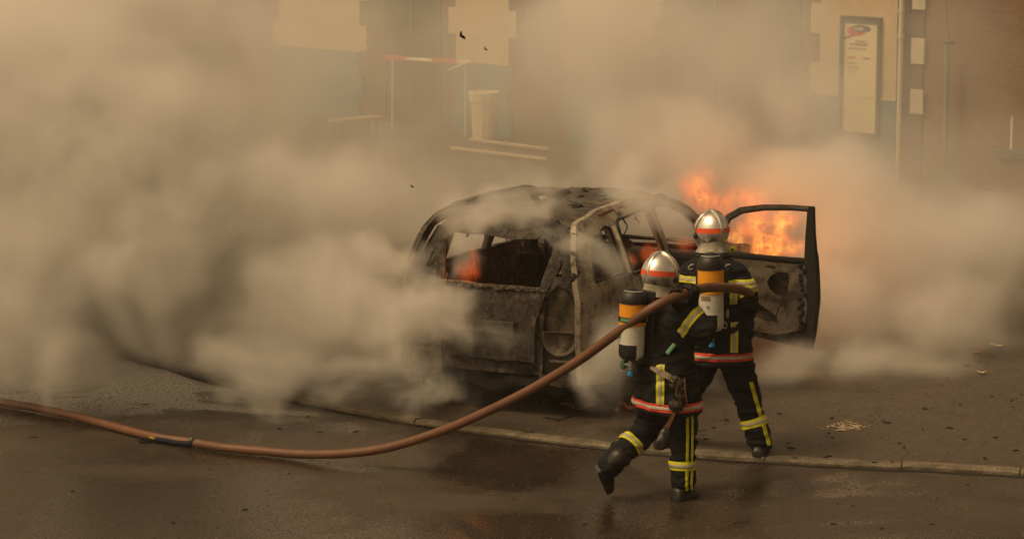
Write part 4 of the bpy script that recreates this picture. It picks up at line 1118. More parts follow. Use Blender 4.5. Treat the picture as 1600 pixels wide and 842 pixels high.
grip_hand(P(1075, 457, 18.10), (hp_[-4] - hp_[-6]), Vector((.1, -.75, .55)), wrR, HR, -1, M_GLOVE, pa)
grip_hand(P(1060, 462, 18.02), (hp_[-4] - hp_[-6]), Vector((0, .8, -.5)), wrL, HR, 1, M_GLOVE, pa)
# worn straps, badge, lamp, and the tangle of pouches at the hip
def patch(name, px, py, Y, w_, h_, mat, par, roll=0.0, fwd=Vector((0, -1, 0)), th=.006):
    rt = Vector((0, 0, 1)).cross(-fwd).normalized() if abs(fwd.z) < .9 else Vector((1, 0, 0))
    M = Matrix((rt, -fwd, UP)).transposed() @ Matrix.Rotation(roll, 3, 'Y')
    bm = bmesh.new(); box(bm, P(px, py, Y), (w_, th, h_), M, min(th, w_, h_) * .3); return link(name, bm2me(bm), mat, par)
def surf_y(me, px, py):                       # where the sight line first meets the cloth
    from mathutils.bvhtree import BVHTree
    key = me.name
    if key not in surf_y.c:
        b = bmesh.new(); b.from_mesh(me); surf_y.c[key] = BVHTree.FromBMesh(b); b.free()
    h = surf_y.c[key].ray_cast(Vector((0, 0, H)), ray(px, py).normalized())
    return h[0].y if h[0] else None
surf_y.c = {}
def strap(name, me, pix, w_, mat, par, th=.004, lift=.008):
    """webbing laid over the cloth through the given points"""
    pts = []
    for x, y in smooth_path([Vector((a_, b_, 0)) for a_, b_ in pix], 5) and [(v.x, v.y) for v in smooth_path([Vector((a_, b_, 0)) for a_, b_ in pix], 5)]:
        Y = surf_y(me, x, y); pts.append(P(x, y, (Y if Y else pts[-1].y if pts else YA) - lift))
    bm = bmesh.new(); rings = []
    for i, p in enumerate(pts):
        t = (pts[min(i + 1, len(pts) - 1)] - pts[max(i - 1, 0)]).normalized(); n_ = Vector((0, -1, .15)).normalized()
        s_ = t.cross(n_).normalized(); n_ = s_.cross(t)
        rings.append([p + s_ * w_ / 2 + n_ * th, p - s_ * w_ / 2 + n_ * th, p - s_ * w_ / 2 - n_ * th, p + s_ * w_ / 2 - n_ * th])
    loft(bm, rings); return link(name, bm2me(bm), mat, par)
strap('waist_strap', jkA_me, [(1018, 572), (1032, 581), (1050, 591), (1064, 600)], .042, M_GREYS, jkA)
strap('hip_belt', jkA_me, [(992, 560), (1015, 568), (1045, 562), (1080, 552)], .045, M_STRAP, jkA)
strap('shoulder_strap', jkA_me, [(1010, 484), (1014, 505), (1016, 530), (1013, 560)], .040, M_STRAP, jkA)
strap('brown_strap', jkA_me, [(1064, 612), (1058, 630), (1050, 652), (1042, 668)], .024, M_BRN, jkA, .004, .03)
Yb = surf_y(jkA_me, 1018, 497) or YA - .2
patch('name_badge', 1016, 497, Yb - .03, .055, .050, simple('badge_white', (.6, .56, .48), .4), jkA)
patch('badge_mark', 1016, 495, Yb - .036, .018, .022, M_BLK, jkA)
Yb = surf_y(jkA_me, 1048, 545) or YA - .2
M_ = Matrix.Rotation(R(38), 3, 'Y')
bm = bmesh.new(); box(bm, P(1048, 545, Yb - .02), (.026, .022, .085), M_, .006); link('signal_light', bm2me(bm), simple('pale_green_plastic', (.22, .48, .30), .35), jkA)
rg = random.Random(11)
bm = bmesh.new()
for i in range(9):
    x, y = rg.uniform(1052, 1074), rg.uniform(592, 634); Yq = (surf_y(jkA_me, x, y) or YA - .15) - .02
    ball(bm, P(x, y, Yq), (rg.uniform(.015, .04), .03, rg.uniform(.02, .05)), Matrix.Rotation(rg.uniform(0, 3), 3, 'Y'), 10, 7)
link('tool_pouch', remesh(bm, .007, 2, disp=lambda co, no: mn.noise(co * 40) * .007), simple('dark_brown_pouch', (.035, .022, .013), .7, scale=30, var=.6), jkA, smooth=True)
for k in range(4):
    x0 = 1058 + 4 * k; Yq = (surf_y(jkA_me, x0, 605) or YA - .15) - .05
    bm = bmesh.new(); tube(bm, smooth_path([P(x0, 590, Yq), P(x0 - 8 + k * 3, 612, Yq - .01), P(x0 + 3, 632, Yq), P(x0 - 5, 652 - 6 * k, Yq + .02)], 5), .0055, 6)
    link('cord', bm2me(bm), M_BRN if k % 2 else M_STRAP, jkA)
Yq = (surf_y(jkA_me, 1066, 605) or YA) - .05
bm = bmesh.new(); ccc = P(1066, 600, Yq)
tube(bm, [ccc + Vector((.016 * cos(t), 0, .034 * sin(t))) for t in np.linspace(0, 2 * pi, 20)], .004, 6, cap=False); link('snap_hook', bm2me(bm), M_STEEL, jkA)
# air cylinder
cylinder_set('air cylinder with orange band on the back of the nearer firefighter, bottom half visible', P(990, 451, YA - .10), P(986, 564, YA - .12), .088, -FA, 'air cylinders on the firefighters\' backs')

# ---- the farther firefighter, legs apart, seen square from behind
FB = Vector((sin(R(4)), cos(R(4)), 0)); RB = Vector((FB.y, -FB.x, 0)); YB = 19.35
pb = empty('person', G(1150, 710, KH), 0, label='firefighter standing legs apart behind the other, square back to the camera, beside the open door', cat='person', group='firefighters in black turnout gear')
rowsB = [(P(1125, 567, YB), .232, .175), (P(1125, 545, YB), .232, .175), (P(1124, 510, YB), .215, .165), (P(1122, 470, YB + .02), .220, .165), (P(1118, 440, YB + .05), .232, .160),
         (P(1115, 420, YB + .08), .215, .140), (P(1113, 408, YB + .10), .150, .110), (P(1112, 398, YB + .12), .085, .085)]
sR = P(1149, 428, YB + .04); eR = P(1168, 476, YB - .06); wR = P(1166, 494, YB + .10)
sL = P(1080, 428, YB + .06); eL = P(1072, 478, YB + .08); wL = P(1096, 470, YB + .38)
armsB = [([sR, sR.lerp(eR, .5) + Vector((.02, 0, 0)), eR, eR.lerp(wR, .6), wR], [.088, .082, .074, .064, .056]),
         ([sL, sL.lerp(eL, .5) - Vector((.01, 0, 0)), eL, eL.lerp(wL, .5), wL], [.088, .082, .074, .064, .054])]
hR, kR, aR = P(1145, 545, YB), P(1168, 624, YB + .02), P(1188, 692, YB)
hL, kL, aL = P(1106, 545, YB + .04), P(1072, 618, YB + .20), P(1042, 672, YB + .48)
legsB = [([hR, hR.lerp(kR, .5), kR, kR.lerp(aR, .5), aR], [.130, .112, .090, .086, .080]),
         ([hL, hL.lerp(kL, .5), kL, kL.lerp(aL, .5), aL], [.130, .112, .090, .084, .078])]
hB = P(1112, 361, YB + .16)
body(pb, rowsB, FB, hB - UP * .035, armsB, legsB)
bm = bmesh.new(); torso(bm, rowsB, FB)
for pts, rads in armsB: limb(bm, pts, rads)
jkB_me = remesh(bm, .0095, 5, disp=folds(.013, 21)); jkB = link('jacket', jkB_me.copy(), M_NAVY, pb, smooth=True)
bm = bmesh.new()
for pts, rads in legsB: limb(bm, pts, rads)
ball(bm, hR.lerp(hL, .5), (.19, .16, .12))
trB_me = remesh(bm, .0095, 4, disp=folds(.015, 33)); trB = link('trousers', trB_me.copy(), M_NAVY, pb, smooth=True)
boot(pb, P(1188, 698, YB), P(1183, 719, YB - .12), P(1196, 711, YB + .16))
g2 = G(1034, 697, KH); boot(pb, P(1040, 676, g2.y), g2 + Vector((-.03, -.10, .004)), g2 + Vector((.03, .17, .004)))
helmet(pb, hB, Vector((sin(R(-28)), cos(R(-28)), 0)), R(-4))
bkB = -FB
for px in (1149, 1070):
    ex = [(P(1136, 447, YB), -RB)] if px > 1100 else [(P(1090, 440, YB), RB)]
    z_ = P(px, 446 if px > 1100 else 441, YB - .15).z
    stripe_h('back_band', jkB, jkB_me, z_, .05, ex, lambda p, n: n.dot(bkB) > .1)
for px, y0, y1 in ((1145, 476, 455), (1147, 550, 503), (1077, 549, 534)):
    stripe_v('back_stripe', jkB, jkB_me, P(px, 500, YB), RB, bkB, .056, P(px, y0, YB - .15).z, P(px, y1, YB - .15).z)
ring_band('sleeve_band', jkB, jkB_me, sR, eR + Vector((.05, 0, 0)), .62, .055, .11)
stripe_h('hem_band', jkB, jkB_me, P(1125, 558, YB - .15).z, .058, [], lambda p, n: True, M_REDB, M_SIL)
ring_band('leg_band', trB, trB_me, kR, aR, .50, .062, .16)
ring_band('leg_band', trB, trB_me, kL, aL, .50, .062, .16)
ln = (aR - hR).normalized(); lt = Vector((-ln.z, 0, ln.x)).normalized(); lt = lt if lt.x > 0 else -lt
for o in (.055,):
    c = kR + lt * o
    link('side_stripe', clip(trB_me, [(c + lt * .014, lt), (c - lt * .014, -lt), (P(1205, 692, YB), -UP), (P(1172, 592, YB), UP)], .005, lambda p, n: n.y < .5 and p.x > kR.x - .1), M_YEL, trB, smooth=True)
relaxed_hand(wR + Vector((.0, -.02, .02)), Vector((.02, -.12, -1)), Vector((-.5, 1, 0)), M_BLUEG, pb, 1.35)
grip_hand(P(1145, 451, 19.80), hose_pts[-1] - hose_pts[-3], Vector((-.6, .1, .8)), wL, HR, 1, M_GLOVE, pb)
for px in (1080, 1137):
    Yq = surf_y(jkB_me, px, 417) or YB - .1
    bm = bmesh.new(); c = P(px, 417, Yq - .008)
    tube(bm, [c + Vector((.020 * cos(t), 0, .016 * sin(t) + .010 * cos(t))) for t in np.linspace(.4, 5.2, 14)], .005, 6); link('shoulder_mark', bm2me(bm), M_SIL, jkB)
strap('hip_belt', jkB_me, [(1082, 516), (1110, 522), (1140, 518), (1158, 506)], .045, M_STRAP, jkB)
strap('shoulder_strap', jkB_me, [(1093, 412), (1092, 440), (1094, 470)], .045, M_STRAP, jkB)
strap('shoulder_strap', jkB_me, [(1132, 410), (1134, 430), (1133, 470), (1138, 505)], .040, M_STRAP, jkB)
for px, py, a_, b_, rot in ((1130, 507, .020, .032, .8), (1137, 490, .006, .03, 0)):
    Yq = (surf_y(jkB_me, px, py) or YB) - .03; c = P(px, py, Yq)
    bm = bmesh.new(); tube(bm, [c + Vector((a_ * cos(t) * cos(rot) - b_ * sin(t) * sin(rot), 0, a_ * cos(t) * sin(rot) + b_ * sin(t) * cos(rot))) for t in np.linspace(0, 2 * pi, 20)], .005, 6, cap=False)
    link('snap_hook', bm2me(bm), M_STEEL, jkB)
# yellow torch on the right side of the helmet
bm = bmesh.new(); c = hB + Vector((.145, -.05, -.125)); lathe(bm, c + Vector((0, -.04, 0)), Vector((.2, 1, 0)), [(0, .018), (.006, .022), (.04, .022), (.05, .015), (.10, .014), (.103, .001)], 16)
tl = link('helmet_torch', bm2me(bm), simple('lime_torch_plastic', (.50, .55, .03), .4), pb, smooth='auto')
bm = bmesh.new(); lathe(bm, c + Vector((-.0, -.045, 0)), Vector((.2, 1, 0)), [(0, .010), (.006, .012), (.008, .001)], 12); link('torch_button', bm2me(bm), M_BLK, tl)
cylinder_set('air cylinder with orange band on the farther firefighter, hose crossing in front of it', P(1110, 396, YB - .23), P(1112, 520, YB - .26), .090, -FB, 'air cylinders on the firefighters\' backs')

# ---- the hose
bm = bmesh.new(); tube(bm, smooth_path(hose_pts, 8), HR, 18)
s = NT('brown_hose_rubber'); f = s.noise(18, 6, .6); g = s.noise(3, 4, .6)
c_ = s.ramp(g, [(.3, (.115, .050, .027)), (.7, (.175, .075, .038))]); c_ = s.mix(s.ramp(f, [(.5, 0.0), (.75, .55)]), c_, (.09, .04, .02))
s.bsdf(c_, .55, 0, s.mix(.5, f, s.noise(60, 4, .7)), .35, .004); M_HOSE = s.m
he = empty('fire_hose', hose_pts[4], 0, label='thick brown rubber fire hose looping from the left edge up to the firefighters\' hands', cat='hose')
link('hose_tube', bm2me(bm), M_HOSE, he, smooth=True)
bm = bmesh.new(); e1, e2 = hose_pts[-1], hose_pts[-1] + (hose_pts[-1] - hose_pts[-2]).normalized() * .34 + Vector((-.05, 0, 0))
lathe(bm, e1, e2 - e1, [(-.03, .038), (.02, .040), (.04, .030), (.16, .024), (.20, .034), (.30, .036), (.33, .030), (.331, .001)], 20)
link('nozzle', bm2me(bm), M_STEEL, he, smooth='auto')
# dark blue tie wrapped on the hose near the ground
sp_ = smooth_path(hose_pts, 8)
def near(px, py): 
    q = G(px, py, HR); return min(range(len(sp_)), key=lambda i: (sp_[i] - q).length)
i0, i1 = near(236, 683), near(298, 691)
ti = empty('hose_tie', sp_[i0], 0, label='dark blue cloth hose tie with a black buckle lying against the hose on the road', cat='strap')
bm = bmesh.new(); seg = sp_[i0:i1 + 1]
tube(bm, [q + Vector((.0, -.028, -.008)) for q in seg], [.010] + [.024] * (len(seg) - 2) + [.020], 10)
for v in bm.verts: v.co += Vector((0, 0, 1)) * mn.noise(v.co * 14) * .010; v.co.z = max(v.co.z, .005)
link('tie_sleeve', bm2me(bm), fabric('navy_tie_cloth', (.005, .007, .022), .7), ti, smooth=True)
bm = bmesh.new(); ball(bm, sp_[i1] + Vector((0, -.01, .012)), (.030, .036, .036)); 
for v in bm.verts: v.co += Vector((mn.noise(v.co * 40), 0, mn.noise(v.co * 33))) * .012
link('buckle', bm2me(bm), simple('grey_black_buckle', (.03, .028, .024), .5), ti)
q = sp_[i0] + Vector((-.02, -.04, -.02)); q.z = .012
bm = bmesh.new(); tube(bm, smooth_path([q, q + Vector((-.05, -.03, .004)), q + Vector((-.09, .0, .01)), q + Vector((-.03, .02, .012)), q + Vector((.03, .0, .01))], 4), .009, 8); link('tie_end', bm2me(bm), M_STRAP, ti)
bm = bmesh.new(); box(bm, sp_[i0] + Vector((.0, -.05, .0)), (.055, .012, .012), Matrix.Rotation(R(20), 3, 'Y'), .003); link('yellow_tag', bm2me(bm), M_YEL, ti)
# ------------------------------------------------------------------ debris
rd = random.Random(17)
def chip_mesh(seed, sx, sy, sz, rough=.35):
    bm = bmesh.new(); bmesh.ops.create_icosphere(bm, subdivisions=2, radius=1)
    for v in bm.verts:
        k = 1 + rough * mn.noise(v.co * 1.7 + Vector((seed, 0, 0))) + rough * .6 * mn.noise(v.co * 4 + Vector((0, seed, 0)))
        v.co = Vector((v.co.x * sx * k, v.co.y * sy * k, max(-.2, v.co.z) * sz * k))
    return bm2me(bm)
def flake_mesh(seed, sx, sy, curl, th=.002):
    bm = bmesh.new(); n, m = 9, 6; g = []
    for i in range(n):
        for j in range(m):
            u, v = i / (n - 1) * 2 - 1, j / (m - 1) * 2 - 1
            e = 1 + .35 * mn.noise(Vector((u * 2 + seed, v * 2, 0)))
            g.append(bm.verts.new((u * sx * e * (1 - .35 * v * v), v * sy * e * (1 - .4 * u * u), curl * (u * u * 1.2 + .8 * mn.noise(Vector((u * 1.8, v * 2 + seed, 3))) + .5))))
    for i in range(n - 1):
        for j in range(m - 1): bm.faces.new((g[i * m + j], g[(i + 1) * m + j], g[(i + 1) * m + j + 1], g[i * m + j + 1]))
    r = bmesh.ops.extrude_face_region(bm, geom=bm.faces[:])
    for v in r['geom']:
        if isinstance(v, bmesh.types.BMVert): v.co.z += th
    return bm2me(bm)
M_CHAR = simple('charred_fragment', (.012, .010, .008), .9, var=.5, scale=60)
M_BROKE = simple('scorched_plastic', (.13, .085, .06), .8, var=.5, scale=20, dirt=(.02, .016, .013))
M_PAPER = simple('singed_paper', (.58, .44, .28), .8, var=.2, scale=30)
protos = []
for k in range(5):
    me = chip_mesh(k * 3.1, .020 + .006 * k, .012 + .003 * k, .009); protos.append(me)
def drop(me, name, px, py, z, rz_, s_, mat, **k):
    o = bpy.data.objects.new(name, me); C.objects.link(o)
    if not me.materials: me.materials.append(mat)
    o.location = G(px, py, z); o.rotation_euler = (0, 0, rz_); o.scale = (s_,) * 3; return tag(o, **k)
def behind_kerb(px, py):
    g = G(px, py, KH); return any((kerb_off(i, .2) - g).length < 3 and kerb_off(i, .2).y < g.y and abs(kerb_off(i, .2).x - g.x) < .4 for i in range(len(KP)))
spots = [(1262, 651), (1300, 653), (1380, 658), (1388, 660), (1363, 658), (1375, 641), (1388, 623), (1491, 627), (1445, 638), (1295, 676), (1360, 656), (1480, 590), (1553, 558), (1530, 565), (1510, 571), (1525, 568),
         (1542, 567), (1467, 580), (1555, 683), (1587, 703), (1442, 670), (1300, 683), (1405, 692), (1376, 683), (1595, 617), (1240, 700), (1290, 714), (1296, 712)]
for i in range(24): spots.append((rd.uniform(1210, 1598), rd.uniform(600, 722)))
for i in range(14): spots.append((rd.uniform(1085, 1140), rd.uniform(640, 690)))
for i, (x, y) in enumerate(spots):
    drop(protos[i % 5], 'charred_fragment', x, y, KH, rd.uniform(0, 6), rd.choice((.25, .35, .45, .6, .8)), M_CHAR,
         label='small black charred fragment lying on the pavement right of the firefighters', cat='debris', group='charred fragments on the pavement')
spots = [(1512, 757), (1456, 819), (1302, 818), (1378, 825), (52, 683), (452, 739), (480, 651), (437, 670), (500, 675), (556, 674), (130, 565), (165, 565), (270, 816), (155, 633), (328, 733), (776, 707), (600, 751), (1332, 790)]
for i in range(22): spots.append((rd.uniform(10, 1590), rd.uniform(745, 838)))
for i, (x, y) in enumerate(spots):
    drop(protos[i % 5], 'charred_fragment', x, y, 0, rd.uniform(0, 6), rd.choice((.3, .4, .5, .7)) if i > 12 else .8, M_CHAR,
         label='small black charred fragment lying on the near roadway', cat='debris', group='charred fragments on the road')
for (x, y, sx, sy, c, lab) in ((1560, 541, .075, .028, .012, 'long pale paper scrap on the pavement at the far right, farthest of three'), (1526, 551, .055, .030, .010, 'small brownish paper scrap on the pavement, between two paler scraps'),
                          (1534, 583, .045, .022, .012, 'small pale paper scrap on the pavement at the right, nearest of three')):
    drop(flake_mesh(x, sx, sy, c), 'paper_scrap', x, y, KH + .002, R(-20), 1.0, M_PAPER if x != 1526 else simple('brown_paper', (.35, .17, .09), .8, scale=30), label=lab, cat='paper scrap', group='paper scraps on the pavement')
bm = bmesh.new()
for i in range(90):
    q = G(rd.gauss(1322, 17), rd.gauss(666, 4), KH + .001); s_ = rd.uniform(.003, .012)
    bmesh.ops.create_uvsphere(bm, u_segments=7, v_segments=4, radius=1, matrix=Matrix.Translation(q) @ Matrix.Diagonal((s_ * rd.uniform(1, 2.4), s_, .004, 1)))
tag(link('foam_spatter', bm2me(bm), simple('dried_foam', (.40, .32, .22), .8, scale=30)), 'pale foam spatter on the pavement right of the firefighters', 'foam', kind='stuff')
for i, (x, y, sx, sy, c, a, m_, lab) in enumerate(((925, 618, .16, .055, .05, .35, M_BROKE, 'buckled brown sheet of scorched trim on the ground under the car rear'),
        (905, 640, .13, .04, .03, -.1, M_BROKE, 'flat scorched trim piece below the buckled brown sheet'), (872, 656, .12, .012, .012, .15, M_CHAR, 'thin black charred strip lying in front of the car rear'),
        (985, 640, .10, .03, .03, -.35, simple('red_plastic_shard', (.30, .06, .04), .5), 'dark red plastic shard on the ground left of the nearer firefighter'), (845, 634, .07, .03, .03, .5, M_BROKE, 'small scorched shard on the ground beneath the car bumper'),
        (960, 645, .05, .03, .02, .9, M_BROKE, 'small curled shard between the trim piece and the firefighter'))):
    drop(flake_mesh(i * 7.7, sx, sy, c, .004), 'trim_fragment', x, y, KH + .004, a, 1.0, m_, label=lab, cat='debris', group='broken trim under the car')
# airborne flakes of ash
for i, (x, y, Y, s_, a, lab) in enumerate(((719, 57, 19.5, .034, 1.0, 'large black flake of ash drifting in the air before the building'), (757, 77, 22.5, .022, .8, 'small brown flake of ash drifting right of the large black one'),
        (643, 292, 19.6, .016, .5, 'tiny black flake of ash in the air left of the car roof'))):
    o = bpy.data.objects.new('ash_flake', flake_mesh(i + .5, 1.0, .42, .5, .05)); C.objects.link(o); o.data.materials.append(M_CHAR if i != 1 else M_BROKE)
    o.location = P(x, y, Y); o.scale = (s_,) * 3; o.rotation_euler = (R(60), a, .4); tag(o, lab, 'ash flake', 'flakes of ash in the air')
# fine grit, uncountable
bm = bmesh.new()
for i in range(1500):
    x, y = rd.uniform(-20, 1620), rd.uniform(560, 842) if rd.random() < .35 else rd.uniform(740, 842)
    kx = KP[min(range(len(KP)), key=lambda j: abs(KP[j].x - G(x, y).x))]
    g = G(x, y)
    if abs(g.y - kx.y) < .25: continue
    z = 0 if g.y < kx.y else KH
    g = G(x, y, z); s_ = rd.uniform(.002, .0055)
    bmesh.ops.create_icosphere(bm, subdivisions=1, radius=1, matrix=Matrix.Translation(g + Vector((0, 0, s_ * .4))) @ Matrix.Diagonal((s_ * 1.4, s_, s_ * .8, 1)))
s = NT('pale_grit'); s.bsdf(s.ramp(s.noise(7, 2), [(.4, (.05, .04, .03)), (.6, (.20, .16, .115))]), .7)
tag(link('grit', bm2me(bm), s.m), 'fine pale grit scattered over the asphalt', 'grit', kind='stuff')
# ------------------------------------------------------------------ smoke and flames
def gn_volume(name, lo, hi, res, blobs, warp, wsc, nsc, erode, gain, mat, z_st=(1, 1, 1), det=5.0, ridge=0.0, **k):
    ng = bpy.data.node_groups.new(name, 'GeometryNodeTree')
    ng.interface.new_socket('Geometry', in_out='INPUT', socket_type='NodeSocketGeometry')
    ng.interface.new_socket('Geometry', in_out='OUTPUT', socket_type='NodeSocketGeometry')
    N, L = ng.nodes, ng.links
    out = N.new('NodeGroupOutput'); pos = N.new('GeometryNodeInputPosition')
    vc = N.new('GeometryNodeVolumeCube')
    def vm(op, a, b=None, s_=None):
        x = N.new('ShaderNodeVectorMath'); x.operation = op
        for v, i in ((a, 0), (b, 1)):
            if v is None: continue
            if isinstance(v, (tuple, list)): x.inputs[i].default_value = v
            else: L.new(v, x.inputs[i])
        if s_ is not None: x.inputs['Scale'].default_value = s_
        return x.outputs['Value'] if op == 'LENGTH' else x.outputs[0]
    def m(op, a, b=0.0, c=None, clamp=False):
        x = N.new('ShaderNodeMath'); x.operation = op; x.use_clamp = clamp
        for v, i in ((a, 0), (b, 1), (c, 2)):
            if v is None: continue
            if isinstance(v, (int, float)): x.inputs[i].default_value = v
            else: L.new(v, x.inputs[i])
        return x.outputs[0]
    w1 = N.new('ShaderNodeTexNoise'); w1.inputs['Scale'].default_value = wsc; w1.inputs['Detail'].default_value = 3.0
    L.new(pos.outputs[0], w1.inputs['Vector'])
    wv = vm('SCALE', vm('SUBTRACT', w1.outputs['Color'], (.5, .5, .5)), s_=warp)
    pw0 = vm('ADD', pos.outputs[0], wv)
    w2 = N.new('ShaderNodeTexNoise'); w2.inputs['Scale'].default_value = wsc * 3.1; w2.inputs['Detail'].default_value = 3.0
    L.new(pw0, w2.inputs['Vector'])
    pw = vm('ADD', pw0, vm('SCALE', vm('SUBTRACT', w2.outputs['Color'], (.5, .5, .5)), s_=warp * .42))
    total = None
    for c, r, wt in blobs:
        d = vm('LENGTH', vm('DIVIDE', vm('SUBTRACT', pw, tuple(c)), tuple(r)))
        mr = N.new('ShaderNodeMapRange'); mr.interpolation_type = 'SMOOTHSTEP'
        mr.inputs['From Min'].default_value = 1.0; mr.inputs['From Max'].default_value = .15
        mr.inputs['To Min'].default_value = 0.0; mr.inputs['To Max'].default_value = wt
        L.new(d, mr.inputs['Value']); total = mr.outputs[0] if total is None else m('ADD', total, mr.outputs[0])
    n2 = N.new('ShaderNodeTexNoise'); n2.inputs['Scale'].default_value = nsc; n2.inputs['Detail'].default_value = det; n2.inputs['Roughness'].default_value = .72
    L.new(vm('MULTIPLY', pw, z_st), n2.inputs['Vector'])
    e = m('MULTIPLY', m('SUBTRACT', n2.outputs[0], .5), erode * 2)
    d = m('MULTIPLY', m('MAXIMUM', m('ADD', m('MINIMUM', total, 1.6), e), 0.0), m('MINIMUM', m('MULTIPLY', total, 2.5), 1.0))
    if ridge:                                # thin licking sheets instead of billows
        rg_ = m('MAXIMUM', m('SUBTRACT', 1.0, m('DIVIDE', m('ABSOLUTE', m('SUBTRACT', n2.outputs[0], .5)), ridge)), 0.0)
        core = m('MAXIMUM', m('SUBTRACT', total, 1.05), 0.0)
        d = m('MULTIPLY', m('ADD', m('MULTIPLY', rg_, rg_), m('MULTIPLY', core, .5)), m('MINIMUM', m('MULTIPLY', total, 1.3), 1.2))
    d = m('MULTIPLY', d, gain)
    L.new(d, vc.inputs['Density'])
    vc.inputs['Min'].default_value = lo; vc.inputs['Max'].default_value = hi
    for i, ax in enumerate('XYZ'): vc.inputs['Resolution ' + ax].default_value = max(8, int((hi[i] - lo[i]) / res))
    sm = N.new('GeometryNodeSetMaterial'); sm.inputs['Material'].default_value = mat
    L.new(vc.outputs[0], sm.inputs[0]); L.new(sm.outputs[0], out.inputs[0])
    b = bmesh.new(); box(b, [(lo[i] + hi[i]) / 2 for i in range(3)], [.02] * 3)
    o = link(name, bm2me(b), mat, **k); o.modifiers.new('smoke', 'NODES').node_group = ng
    return o
def B(px, py, Y, rx, ry, rz, wt=1.0): return (P(px, py, Y), (rx, ry, rz), wt)
def smoke_mat(name, col, aniso=.1):
    s = NT(name); v = s.n('ShaderNodeVolumePrincipled'); v.inputs['Color'].default_value = (*col, 1)
    v.inputs['Density'].default_value = 1.0; v.inputs['Anisotropy'].default_value = aniso
    s.l(v.outputs[0], s.out.inputs[1]); s.m.cycles.volume_step_rate = 1.6; return s.m
M_SM = smoke_mat('tan_smoke', (.985, .965, .94), .0)

blobs = [
    B(0, 250, 22, 1.9, 1.7, 2.0, 1.2), B(200, 280, 22.5, 1.7, 1.4, 1.6, 1.2), B(0, 480, 21.0, 1.1, 1.0, .95, 1.2), B(90, 560, 20.8, .7, .5, .26, .8), B(220, 430, 22, 1.2, 1.0, .9, 1.1), B(190, 390, 21.4, .9, .8, .9, 1.1), B(215, 370, 21.0, 1.2, .9, 1.0, 1.2), B(170, 220, 21.4, 1.3, 1.0, 1.0, 1.2), B(330, 330, 22, 1.2, 1.0, 1.0, .8), B(150, 520, 21.4, .8, .6, .4, .6),
    B(400, 380, 21.8, 1.2, 1.0, 1.0, 1.1), B(520, 460, 20.9, .85, .8, .70, 1.2), B(440, 560, 20.4, .70, .5, .42, .95), B(330, 490, 21.2, .8, .7, .5, .9),
    B(590, 560, 20.1, .60, .40, .34, .9), B(120, 40, 23.5, 2.0, 1.4, 1.4, 1.0), B(430, 170, 24, 1.3, 1.2, 1.0, .18), B(560, 320, 22.2, .75, .7, .6, .75),
    B(620, 470, 20.3, .50, .32, .30, 1.0), B(560, 630, 19.9, .60, .3, .16, .8), B(400, 615, 20.4, .45, .3, .18, .7), B(290, 500, 21.0, .8, .5, .4, .8),
]
gn_volume('smoke', (-5.6, 19.2, .09), (-.55, 25.5, 4.6), .05, blobs, 1.15, .9, 2.4, .78, 2.7, M_SM, z_st=(1.3, 1.0, .75),
          label='dense pale tan smoke bank rolling across the left side of the street', cat='smoke', kind='stuff')
wisps = [
    B(790, 340, 20.2, .46, .30, .20, .95), B(740, 325, 20.6, .36, .3, .20, .7), B(700, 400, 20.1, .22, .2, .12, .5), B(850, 300, 21.2, .5, .4, .22, .5), B(860, 372, 20.0, .34, .18, .13, .75), B(930, 412, 19.95, .32, .2, .18, .9), B(900, 395, 19.95, .3, .2, .1, .5),
    B(1010, 325, 21.4, .36, .4, .30, .9), B(975, 290, 21.9, .36, .5, .28, .8), B(1060, 350, 21.8, .26, .4, .25, .6), B(950, 560, 20.0, .34, .3, .48, .95), B(1000, 480, 20.3, .3, .3, .4, .6),
    B(650, 480, 20.0, .55, .28, .36, 1.0), B(700, 520, 19.85, .46, .2, .30, .7), B(600, 400, 20.6, .4, .4, .3, .6), B(630, 400, 20.3, .22, .25, .16, .5), B(730, 470, 19.95, .26, .18, .16, .6), B(690, 610, 19.75, .50, .25, .16, .6), B(640, 550, 19.9, .35, .25, .26, .8), B(780, 540, 19.85, .40, .2, .25, .25),
]
gn_volume('smoke', (-1.25, 19.2, .10), (1.6, 22.4, 2.2), .03, wisps, .80, 1.6, 3.8, .85, 4.2, M_SM, z_st=(.9, 1.0, 1.3),
          label='thin wisps of smoke curling out of the burnt car and over its roof', cat='smoke', kind='stuff')
right = [
    B(1180, 290, 24.5, .75, .8, .55, 1.0), B(1330, 330, 24.2, .8, 1.0, .9, 1.0), B(1300, 480, 23.2, .75, .9, .65, .95), B(1420, 420, 24.0, .8, 1.0, .8, .9), B(1400, 560, 22.3, .75, .7, .38, .9),
    B(1240, 590, 21.8, .55, .5, .28, .9), B(1530, 400, 24.6, 1.0, 1.2, 1.0, .8), B(1270, 170, 25.5, .8, 1.0, .9, .55), B(1040, 180, 25.5, .8, 1.0, 1.0, .55),
    B(940, 90, 26, .9, 1.0, 1.0, .35), B(1080, 40, 26, .9, 1.0, 1.0, .40), B(1480, 500, 23.2, .8, .8, .5, .8), B(1330, 590, 21.6, .7, .4, .2, .8), B(980, 200, 24.6, .8, .8, .8, .75), B(920, 50, 25.5, 1.1, 1.0, 1.1, .6), B(1080, 230, 24.3, .6, .7, .6, .8), B(1120, 600, 21.6, .4, .5, .3, .6),
]
gn_volume('smoke', (-.2, 20.6, .10), (6.2, 28.6, 4.6), .055, right, 1.15, .9, 2.3, .78, 2.0, M_SM, z_st=(1.2, 1.0, .7),
          label='tan smoke billowing beyond the open car door and up the right side', cat='smoke', kind='stuff')
